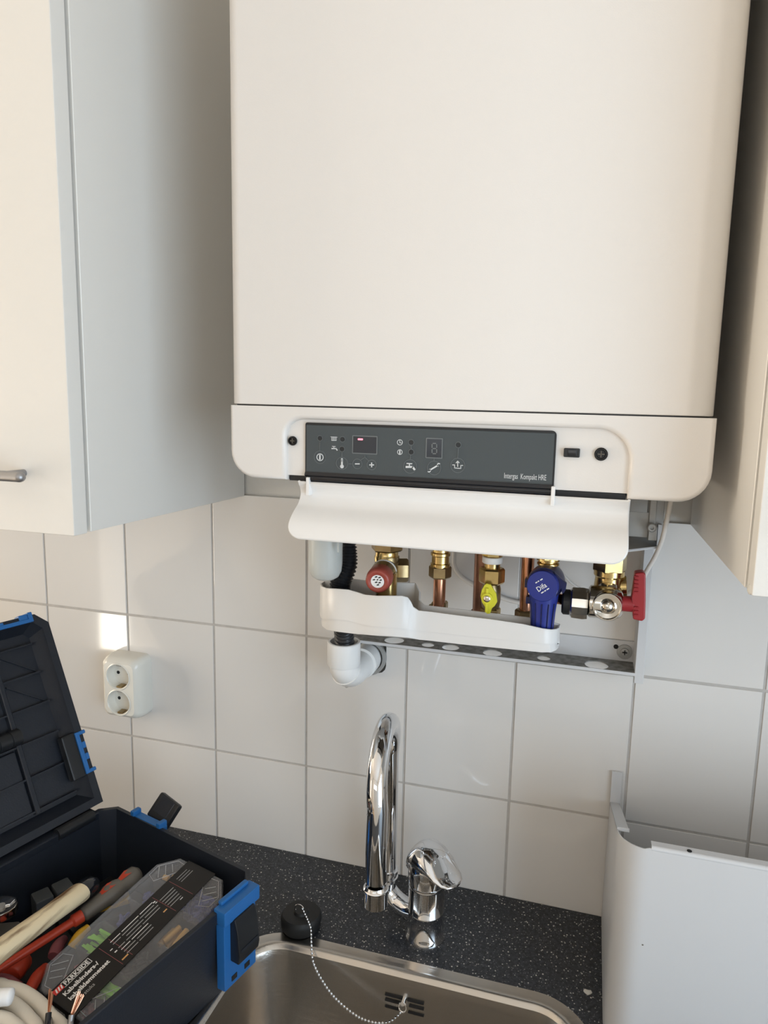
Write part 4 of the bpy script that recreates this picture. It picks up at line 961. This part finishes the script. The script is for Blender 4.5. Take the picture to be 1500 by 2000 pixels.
for x_ in (.094, .136, .178, .220):
    build('brace', MB().add([(x_-.018, .028, zi), (x_-.0162, .028, zi), (x_+.016, .070, zi), (x_+.0142, .070, zi), (x_-.018, .028, zi+.003), (x_-.0162, .028, zi+.003), (x_+.016, .070, zi+.003), (x_+.0142, .070, zi+.003)], [(0,1,2,3), (4,5,6,7), (0,1,5,4), (1,2,6,5), (2,3,7,6), (3,0,4,7)]).xf(LIDM), M['tbox'], lid) if x_ in (.220, .178) else None
# carrying-handle barrel seen inside the lid
hb = build('handle_barrel', MB().lathe([(.0105, 0), (.0110, .001), (.0110, .012), (.0100, .0125), (.0100, .014), (.0110, .0145), (.0110, .028), (.0100, .0285), (.0110, .030), (.0110, .060), (.0125, .061), (.0125, .14)], (.128, .075, zi+.009), (0, 1, 0), 20).xf(LIDM), M['black'], lid, smooth=30)
build('handle_cap', MB().lathe([(.0085, 0), (.0085, .003)], (.128, .118, zi+.0105), (0, 1, 0), 16).xf(LIDM), M['tblue'], hb)
build('inner_panel', MB().box((.028, .082, zi), (.112, .186, zi+.005)).xf(LIDM), M['tbox'], lid, .003, 2)
build('grip_recess', MB().tube([V(p) for p in spline([(.110, .118, zi+.006), (.075, .118, zi+.006), (.064, .128, zi+.006), (.064, .18, zi+.006)], 5)], .005, 8).xf(LIDM), M['black'], lid)
# blue catches on the lid rim
def comb(y0, w_):
    return MB().box((LW-.010, y0, -.006), (LW-.0045, y0+w_, .003)).box((LW-.006, y0, -.012), (LW+.004, y0+.006, .003)).box((LW-.006, y0+w_-.006, -.012), (LW+.004, y0+w_, .003)).box((LW-.006, y0+.006, -.010), (LW+.0025, y0+.018, .002)).box((LW-.006, y0+w_*.5, -.010), (LW-.001, y0+w_*.5+.006, .002)).box((LW-.006, y0+w_*.72, -.010), (LW-.001, y0+w_*.72+.005, .002)).xf(LIDM)
for y0 in (.020, .32): build('lid_catch', comb(y0, .078), M['tblue'], lid, .0008, 1)
x0_ = .046
mb = MB().box((x0_, .006, -.006), (x0_+.058, .0115, .003)).box((x0_, -.003, -.010), (x0_+.005, .007, .003)).box((x0_+.053, -.003, -.010), (x0_+.058, .007, .003)).box((x0_+.018, .0005, -.009), (x0_+.027, .007, .002)).box((x0_+.034, .0005, -.009), (x0_+.043, .007, .002)).xf(LIDM)
build('lid_catch', mb, M['tblue'], lid, .0008, 1)
build('catch_notch', MB().box((x0_-.002, .010, -.012), (x0_+.060, .030, .0006)).xf(LIDM), M['black'], lid, .003, 2)

# ------------------------------------------------------------------ organiser box inside the toolbox
TILT = R(11)
OM = TBM @ Matrix.Translation((.026, .0178, BH-.012)) @ Matrix.Rotation(-TILT, 4, 'X')
OW, OL, OH = .113, .186, .034
org = thing('parts_organiser', 'clear plastic parts organiser with black printed sleeve inside the toolbox', 'organiser', OM @ V((OW/2, OL/2, -OH)))
def ol(ins, z, c=.020): return [V(p+(z,)) for p in ((ins+c, ins), (OW-ins-c, ins), (OW-ins, ins+c), (OW-ins, OL-ins-c), (OW-ins-c, OL-ins), (ins+c, OL-ins), (ins, OL-ins-c), (ins, ins+c))]
build('lid', MB().loft([ol(0, -.006), ol(0, -.0012), ol(.0012, 0), ol(.0026, -.0014), ol(.0014, -.0022), ol(.0014, -.006)], False, False).loft([ol(.0012, 0), ol(.0026, -.0014)], True, True).xf(OM), M['clear'], org, smooth=25)
build('base', MB().loft([ol(.004, -OH), ol(.0016, -.007), ol(.0030, -.007), ol(.0054, -OH+.0014)], True, True).xf(OM), M['clear'], org, smooth=25)
for xa_, xb_, ys_ in ((.058, OW-.006, (.034, .068, .102, .136)), (.006, .055, (.052, .092, .134, .160))):
    for y_ in ys_: build('divider', MB().box((xa_, y_-.0006, -OH+.002), (xb_, y_+.0006, -.003)).xf(OM), M['clear'], org)
build('divider', MB().box((OW/2-.0006, .006, -OH+.002), (OW/2+.0006, OL-.006, -.003)).xf(OM), M['clear'], org)
def oline(pts, closed=True): return build('lid_rib', MB().tube([OM @ V((x_, y_, .0004)) for x_, y_ in pts], .00045, 5, closed), M['milky'], org)
for fx_ in (0, 1):
    for fy_ in (0, 1):
        X_ = (lambda a: a) if not fx_ else (lambda a: OW-a); Y_ = (lambda a: a) if not fy_ else (lambda a: OL-a)
        oline([(X_(.005), Y_(.022)), (X_(.022), Y_(.005)), (X_(.036), Y_(.006)), (X_(.034), Y_(.018)), (X_(.018), Y_(.040)), (X_(.006), Y_(.036))])
        for k in range(3): oline([(X_(.007+.006*k), Y_(.022-.005*k)), (X_(.019+.005*k), Y_(.034-.007*k))], False)
for sx_a in (.03, .07, .1):
    build('lid_bump', MB().sphere(OM @ V((OW-.012 if sx_a < .08 else .012, sx_a, .0006)), .0022, 10), M['clear'], org)
# printed card sleeve wrapped over lid and near end
SX0_, SX1_ = .033, .079
slv = build('sleeve', MB().box((SX0_, -.0012, .0003), (SX1_, OL+.0012, .0010)).box((SX0_, OL+.0004, -OH-.0005), (SX1_, OL+.0012, .0010)).box((SX0_, -.0012, -OH-.0005), (SX1_, -.0004, .0010)).xf(OM), M['sleeve'], org)
def otext(s, size, x_, y_, m, sx=1, bold=0):
    o = OM @ V((x_, y_, .0012)); R3 = OM.to_3x3()
    return build('lettering', text(s, size, o, R3 @ V((0, -1, 0)), R3 @ V((1, 0, 0)), .00015, sx, bold), m, slv, smooth=0)
def orect(x0, y0, x1, y1, m, name='print', z=.00115): return build(name, MB().box((x0, y0, z-.0001), (x1, y1, z+.0001)).xf(OM), m, slv, smooth=0)
R3 = OM.to_3x3()
# logo: red block with three slanted bars, name in a white frame
orect(.0695, OL-.0135, .0765, OL-.0035, M['redprint'], 'logo_block')
for k in range(3):
    y_ = OL-.0052-k*.0028
    build('logo_bar', MB().prism([(.0705, y_), (.0755, y_-.0014), (.0755, y_-.0028), (.0705, y_-.0014)], OM @ Matrix.Translation((0, 0, .0012)), 0, .0002), M['white'], slv, smooth=0)
for a in ((.0690, OL-.0445, .0695, OL-.0135), (.0765, OL-.0445, .0770, OL-.0135), (.0690, OL-.0450, .0770, OL-.0445)): orect(*a, M['white'], 'logo_frame')
otext('PARKSIDE', .0074, .0705, OL-.0150, M['white'], .86, .00018)
otext('Kabelbinders-/', .0076, .0600, OL-.0075, M['white'], .88, .0002)
otext('kabelklemmenset', .0076, .0510, OL-.0075, M['white'], .86, .0002)
otext('308 stuks', .0062, .0430, OL-.0085, M['greyprint'], .9)
rp = random.Random(11)
for k in range(7):
    x_ = .0700-.0046*k; y0 = .060+rp.uniform(0, .004)+(.0 if k < 4 else .022)
    for s in range(rp.randint(2, 3)):
        l = rp.uniform(.012, .024); orect(x_, y0, x_+.0009, min(y0+l, .118), M['white'] if k in (0, 4) else M['greyprint'], 'fine_print'); y0 += l+.002
        if y0 > .112: break
for k in range(5): orect(.0640-.0044*k, .036+k*.001, .0648-.0044*k, .056, M['greyprint'], 'fine_print')
orect(.040, .118, .0418, .1255, M['orangeprint'], 'picture'); orect(.047, .060, .0485, .065, M['orangeprint'], 'picture')
for a in ((.055, .1205, .0565, .1235), (.0615, .1215, .0625, .1245), (.068, .059, .0695, .062), (.0655, .0585, .0665, .061)): orect(*a, M['white'], 'picture')
for x0, y0, x1, y1 in ((.036, .057, .076, .0574), (.036, .116, .076, .1164), (.036, .128, .076, .1284), (.036, .032, .076, .0324)): orect(x0, y0, x1, y1, M['pinkp'], 'frame_line')
for k in range(3): orect(.062+.004*k, .008+.001*k, .0626+.004*k, .026, M['greyprint'], 'fine_print')
o = orect(.0430, .0405, .0438, .0445, M['white'], 'picture')
# near end: small logo and barcode card
def eface(x0, z0, x1, z1, m, name): return build(name, MB().box((x0, OL+.0012, z0), (x1, OL+.0015, z1)).xf(OM), m, slv, smooth=0)
eface(.0700, -.0095, .0745, -.0045, M['redprint'], 'logo_block')
build('lettering', text('PARKSIDE', .0048, OM @ V((.0685, OL+.0016, -.0092)), R3 @ V((-1, 0, 0)), R3 @ V((0, 0, 1)), .0001, .9, .0001), M['white'], slv, smooth=0)
eface(.037, -.032, .074, -.0125, M['barcode'], 'barcode_card')
x_ = .040
while x_ < .072:
    wv = rp.choice((.0004, .0007, .0011)); build('barcode_bar', MB().box((x_, OL+.0014, -.031), (x_+wv, OL+.0017, -.016)).xf(OM), M['black'], slv, smooth=0); x_ += wv+rp.choice((.0005, .0009))

# contents of the organiser
def inorg(name, mb, m, label, cat, group=None, kind=None):
    return tag(build(name, mb.xf(OM), m), label, cat, group, kind)
rc_ = random.Random(21)
def ties(x0, x1, y0, y1, n, label, grp):
    for k in range(n):
        ya = y0+(y1-y0)*rc_.random(); yb_ = y0+(y1-y0)*rc_.random(); z = -.0245+.0195*k/n
        a = V((x0+rc_.uniform(0, .006), ya, z)); b = V((x1-rc_.uniform(0, .004), yb_, z))
        d = (b-a).normalized(); nn = V((-d.y, d.x, 0))*.0014; hh = V((0, 0, .0006))
        mb = MB().loft([[a-nn, a+nn, a+nn+hh, a-nn+hh], [b-nn, b+nn, b+nn+hh, b-nn+hh]]); mb.box(a+V((-.0022, -.0022, 0)), a+V((.0022, .0022, .0009)))
        inorg('cable_tie', mb, M['green'], label, 'cable tie', grp)
ties(.0612, .1085, .1065, .132, 18, 'lime green cable tie in the organiser row beyond the sleeve, away from the box wall', 'green cable ties by the tools')
ties(.009, .052, .1385, .1565, 16, 'lime green cable tie in the organiser compartment against the toolbox wall', 'green cable ties by the box wall')
for k, (x_, y_, a, z) in enumerate(((.012, .076, 18, -.0215), (.0205, .080, 20, -.0215), (.029, .077, 22, -.0215), (.0375, .080, 19, -.0215), (.0150, .078, 26, -.0125), (.0275, .079, 14, -.0125))):
    d = V((math.cos(R(a+70)), math.sin(R(a+70)), 0)).normalized(); c = V((x_, y_-.006, z))
    mb = MB().lathe([(.0020, -.011), (.0034, -.010), (.0036, .004), (.0030, .011), (.0024, .011), (.0022, -.010)], c, d, 12, None, True)
    inorg('wire_connector', mb, M['tan'], 'tan wire connector in the clear organiser next to the toolbox wall', 'connector', 'tan wire connectors')
def pile(name, x0, x1, y0, y1, n, m, label, cat, sz=.003):
    mb = MB()
    for k in range(n):
        c = V((rc_.uniform(x0, x1), rc_.uniform(y0, y1), -.024+rc_.random()*.012)); d = V((rc_.uniform(-1, 1), rc_.uniform(-1, 1), rc_.uniform(-.4, .4)))
        mb.lathe([(sz*.5, -sz*1.6), (sz*.7, -sz*.2), (sz*.7, sz*.8), (sz*.35, sz*1.5)], c, d, 7)
    mb.box((x0, y0, -.030), (x1, y1, -.025))
    o = inorg(name, mb, M[m], label, cat, None, 'stuff'); return o
pile('crimp_terminals', .064, .100, .041, .061, 60, 'purple', 'violet crimp terminals heaped in the organiser next to the tools', 'terminals')
pile('crimp_terminals', .064, .100, .075, .095, 60, 'purple', 'dark violet crimp terminals in the organiser next to the green ties', 'terminals')
pile('crimp_terminals', .066, .090, .0165, .0265, 40, 'purple', 'violet and tan terminals at the far end of the organiser', 'terminals')
pile('crimp_terminals', .018, .047, .018, .044, 70, 'purple', 'violet crimp terminals in the organiser beside the blue catch', 'terminals')
pile('cable_clips', .013, .048, .100, .126, 50, 'greypl', 'slate grey cable clips in the organiser between tan and green pieces', 'clips')
pile('cable_clips', .064, .092, .143, .168, 70, 'pinkp', 'dusky red cable clips in the organiser corner by the white cable', 'clips')
pile('cable_clips', .024, .049, .1665, .1735, 50, 'pinkp', 'dusky red cable clips in the organiser corner by the toolbox wall', 'clips')
for k, (x_, y_) in enumerate(((.070, .016), (.082, .020), (.092, .025), (.066, .026))):
    inorg('small_connector', MB().lathe([(.002, -.004), (.0035, -.003), (.003, .004)], V((x_, y_, -.008)), (1, .3, .2), 9), M['tan'], 'small tan connector lying on violet terminals at the organiser end', 'connector', 'small tan connectors')

# ------------------------------------------------------------------ loose tools in the toolbox
def wz(px, py, z): return at(px, py, Z=z)
# wooden hammer handle
za_, zb_2 = ZC+.119, ZC+.092
a, b = wz(158, 1742, zb_2+.006), wz(-40, 1886, za_)
ham = thing('hammer', 'hammer with charred pale wooden handle lying across the toolbox', 'hammer', (a+b)/2)
ax = (a-b).normalized(); L_ = (a-b).length
ex, ey, ez = frame(ax, V((ax.y, -ax.x, 0)))
def ov(t, w_, h_): return [b+ax*t+ex*(w_*math.cos(2*math.pi*k/20))+ey*(h_*math.sin(2*math.pi*k/20)) for k in range(20)]
hm = MB().loft([ov(-.13, .013, .010), ov(0, .0135, .0105), ov(L_*.6, .0125, .0095), ov(L_*.97, .0135, .0105), ov(L_, .013, .010)])
mp_ = next(n for n in M['wood'].node_tree.nodes if n.type == 'MAPPING'); mp_.inputs['Rotation'].default_value = (0, 0, math.pi/2-math.atan2(ax.y, ax.x))
hh = build('handle', hm, M['wood'], ham, smooth=60)
build('grip_tip', MB().loft([ov(L_, .0132, .0102), ov(L_+.016, .0125, .0100), ov(L_+.024, .006, .005)]), M['gloss'], ham, smooth=50)
mb = MB().cyl(b-ax*.13-ex*.045, b-ax*.13+ex*.035, .014, 16); mb.box(b-ax*.13+ex*.03-V((.01, .01, .01)), b-ax*.13+ex*.03+V((.01, .01, .01)))
build('head', mb, M['screwblk'], ham)
# screwdriver with grey and red handle
z_ = ZC+.074
p0, p1, p2, p3 = wz(272, 1704, z_+.012), wz(232, 1738, z_+.010), wz(172, 1778, z_+.004), wz(158, 1790, z_+.002)
scd = thing('screwdriver', 'long screwdriver with grey grip and orange-red inlays beside the organiser', 'screwdriver', p2)
ax = (p0-p3).normalized(); LS = (p0-p3).length
build('grip', MB().lathe([(.006, 0), (.0085, .004), (.0090, .012), (.0105, .030), (.0125, LS*.45), (.0120, LS*.6), (.0098, LS*.68), (.0125, LS*.8), (.0120, LS*.93), (.007, LS), (0, LS+.001)], p3, ax, 18), M['sgrey'], scd, smooth=60)
for t_, l_ in ((.50, .012), (.80, .010)):
    c = p3+ax*LS*t_; n = V((0, 0, 1)); n = (n-ax*n.dot(ax)).normalized(); s_ = ax.cross(n)
    build('inlay', MB().loft([[c+ax*(u*l_)+n*(.0100+.0022*(1-abs(u)))+s_*(v_*.0055*(1-.5*abs(u))) for v_ in (-1, -.3, .3, 1)] for u in (-1, -.5, 0, .5, 1)], False, False, False), M['sred'], scd, smooth=60)
p4 = wz(150, 1795, z_+.004); p5 = wz(-20, 1905, z_-.004)
build('sleeve', MB().lathe([(.0040, 0), (.0046, .02), (.0050, (p4-p5).length-.006), (.0072, (p4-p5).length-.004), (.0072, (p4-p5).length+.006)], p5, p4-p5, 14), M['sred'], scd, smooth=40)
# amber and black tool under the grip
a, b = wz(232, 1762, ZC+.062), wz(188, 1775, ZC+.062)
ut = thing('utility_knife', 'black utility knife with amber slider under the screwdriver', 'knife', b)
ax = (a-b).normalized(); sd = V((-ax.y, ax.x, 0))
build('slider', MB().loft([[a+ax*.012+sd*q_+V((0, 0, h_)) for q_, h_ in ((-.009, 0), (.009, 0), (.009, .006), (-.009, .006))], [b+sd*q_+V((0, 0, h_)) for q_, h_ in ((-.009, 0), (.009, 0), (.009, .006), (-.009, .006))]]), M['syel'], ut, .001, 2)
e_ = wz(160, 1803, ZC+.048)
build('grip', MB().tube(spline([a+ax*.012-V((0, 0, .007)), b-V((0, 0, .008)), e_, wz(138, 1822, ZC+.044)], 6), .0095, 12), M['rubber'], ut)
# side cutters at the left edge
c = wz(14, 1772, ZC+.078)
sc2 = thing('side_cutters', 'steel side cutters with open jaws at the hinge side of the toolbox', 'pliers', c)
ja = [wz(px, py, ZC+.088) for px, py in ((-6, 1757), (10, 1752), (24, 1753), (33, 1757), (35, 1765), (30, 1776), (18, 1785), (2, 1792), (-12, 1795), (-14, 1775))]
def slab(pts, h0, h1): return MB().loft([[p+V((0, 0, h0)) for p in pts], [p+V((0, 0, h1)) for p in pts]])
build('jaw', slab(ja, -.008, .003), M['nickel'], sc2, .002, 2)
jb = [wz(px, py, ZC+.0915) for px, py in ((4, 1772), (20, 1768), (31, 1758), (27, 1754), (10, 1753), (0, 1760))]
build('cutting_edge', slab(jb, -.002, .0014), M['chrome'], sc2, .001, 1)
build('pivot', MB().cyl(wz(3, 1775, ZC+.089), wz(3, 1775, ZC+.089)+V((0, 0, .005)), .004, 14), M['zinc'], sc2)
for s in (0, 1): build('grip', MB().tube(spline([wz(-6, 1785+8*s, ZC+.083), wz(-30, 1802+16*s, ZC+.080), wz(-70, 1825+34*s, ZC+.077)], 5), .0065, 10), M['sgrey'], sc2)
bx_ = [wz(px, py, ZC+.058) for px, py in ((-14, 1806), (38, 1801), (44, 1810), (10, 1835), (-14, 1843))]
tag(build('tool_case', slab(bx_, -.030, .002), M['sgrey'], None, .002, 2), 'dark grey plastic tool case under the side cutters', 'case')
for (px, py, l_, an, mm, lab, cat) in ((72, 1757, .030, 60, 'greypl', 'smoky plastic cable clip block behind the wooden handle', 'block'), (112, 1738, .030, 62, 'greypl', 'smoky plastic cable clip block near the handle tip', 'block')):
    c = wz(px, py, ZC+.060)-(TBM.to_3x3() @ V((.012, 0, 0))); mb = MB().box((-.010, -.0115, -.0335), (.010, .0115, .012)); mb.xf(Matrix.Translation(c) @ Matrix.Rotation(R(an), 4, 'Z')); tag(build('clip_block', mb, M[mm], None, .002, 2), lab, cat)
# other handles lying deeper
for (pts, r, mm, lab, nm, cat) in (
    (((-20, 1925), (35, 1935)), .011, 'pinkp', 'dusky red plug end poking from under the white cable', 'plug_end', 'plug'),
    (((58, 1935), (88, 1890)), .0065, 'sred', 'short orange-red screwdriver standing near the organiser corner', 'screwdriver', 'screwdriver'),
    (((20, 1905), (46, 1880)), .013, 'sred', 'round orange-red grip below the wooden handle', 'tool_grip', 'grip'),
    (((104, 1868), (124, 1836)), .007, 'pinkp', 'dark red pliers handle beneath the screwdriver shaft', 'pliers_handle', 'handle'),
    (((140, 1850), (172, 1812)), .006, 'syel', 'amber hand tool half hidden beside the organiser lid', 'hand_tool', 'tool')):
    a, b = wz(*pts[0], ZC+.050), wz(*pts[1], ZC+.046)
    if nm == 'hand_tool': a, b = wz(*pts[0], ZC+.058), wz(*pts[1], ZC+.066)
    if nm == 'screwdriver': a, b = wz(*pts[0], ZC+.056), wz(*pts[1], ZC+.052)
    tag(build(nm, MB().tube(spline([a, (a+b)/2+V((0, 0, .003)), b], 5), lambda t, r=r: r*(.75+.25*math.sin(math.pi*min(1, t*1.0+.15))), 12), M[mm], smooth=60), lab, cat)
build('foam_insert', MB().box((.155, .018, .006), (BW-.02, BL-.02, .024)).xf(TBM), M['rubber'], tbx, .004, 2)
# white sheathed cable coil
for k, (pts, lab) in enumerate(((((-30, 1925), (10, 1929), (42, 1938), (72, 1958), (96, 1985), (120, 2020)), 'cream sheathed cable loop, outermost of the coil'), (((-30, 1950), (8, 1955), (32, 1968), (54, 1990), (70, 2020)), 'cream sheathed cable loop inside the outermost turn'), (((-30, 1988), (0, 1990), (20, 2000), (36, 2022)), 'innermost cream sheathed cable loop of the coil'))):
    ex_ = (((.024, .265), (.026, .335), (.055, .392), (.140, .398), (.215, .370), (.232, .300)), ((.040, .270), (.042, .335), (.075, .374), (.140, .380), (.196, .352), (.212, .300)), ((.054, .275), (.058, .325), (.090, .354), (.140, .360), (.178, .338), (.188, .305)))[k]
    zk = ZC+(.090, .096, .102)[k]
    ring = [wz(*p, zk) for p in pts] + [tb(x_, y_, zk-ZC-.003) for x_, y_ in ex_]
    ring = spline([ring[-1]] + ring + ring[:2], 6)[6:-6]
    tag(build('sheathed_cable', MB().tube(ring[:-1], .0068, 14, True), M['ivory'], smooth=60), lab, 'cable')
a, b = wz(-30, 1950, ZC+.117), wz(26, 1946, ZC+.117)
tag(build('cable_end', MB().tube(spline([a, (a+b)/2, b], 6), lambda t: .0074*(1 if t < .85 else math.sqrt(max(.05, 1-((t-.85)/.16)**2))), 14), M['white'], smooth=60), 'blunt white cable end lying over the cream loops', 'cable')
for k, (p, q, mm, lab) in enumerate((((92, 2012), (95, 1978), 'gloss', 'black cored wire with frayed copper strands standing by the organiser'), ((136, 2010), (140, 1982), 'handle', 'grey cored wire with bent copper strands before the barcode'))):
    a, b = wz(*p, ZC+.110), wz(*q, ZC+.118)
    wr = thing('stripped_wire', lab, 'wire', a)
    low = wz(*((98, 1990), (118, 2017))[k], ZC+.093)                 # comes out of the outermost cable turn
    build('insulation', MB().tube(spline([low, a, (a+b)/2, b], 5), .0026, 10), M[mm], wr)
    mb = MB(); d = (b-a).normalized()
    for s in range(9):
        o_ = V((rc_.uniform(-1, 1), rc_.uniform(-1, 1), rc_.uniform(-1, 1)))*.0016
        tw = V((.006 if k else .0, 0, 0)); mb.tube(spline([b+o_*.6, b+d*.008+o_*1.2+tw*.5, b+d*.016+o_*1.6+tw], 3), .0006, 5)
    build('copper_strands', mb, M['copper'], wr)['kind'] = 'stuff'
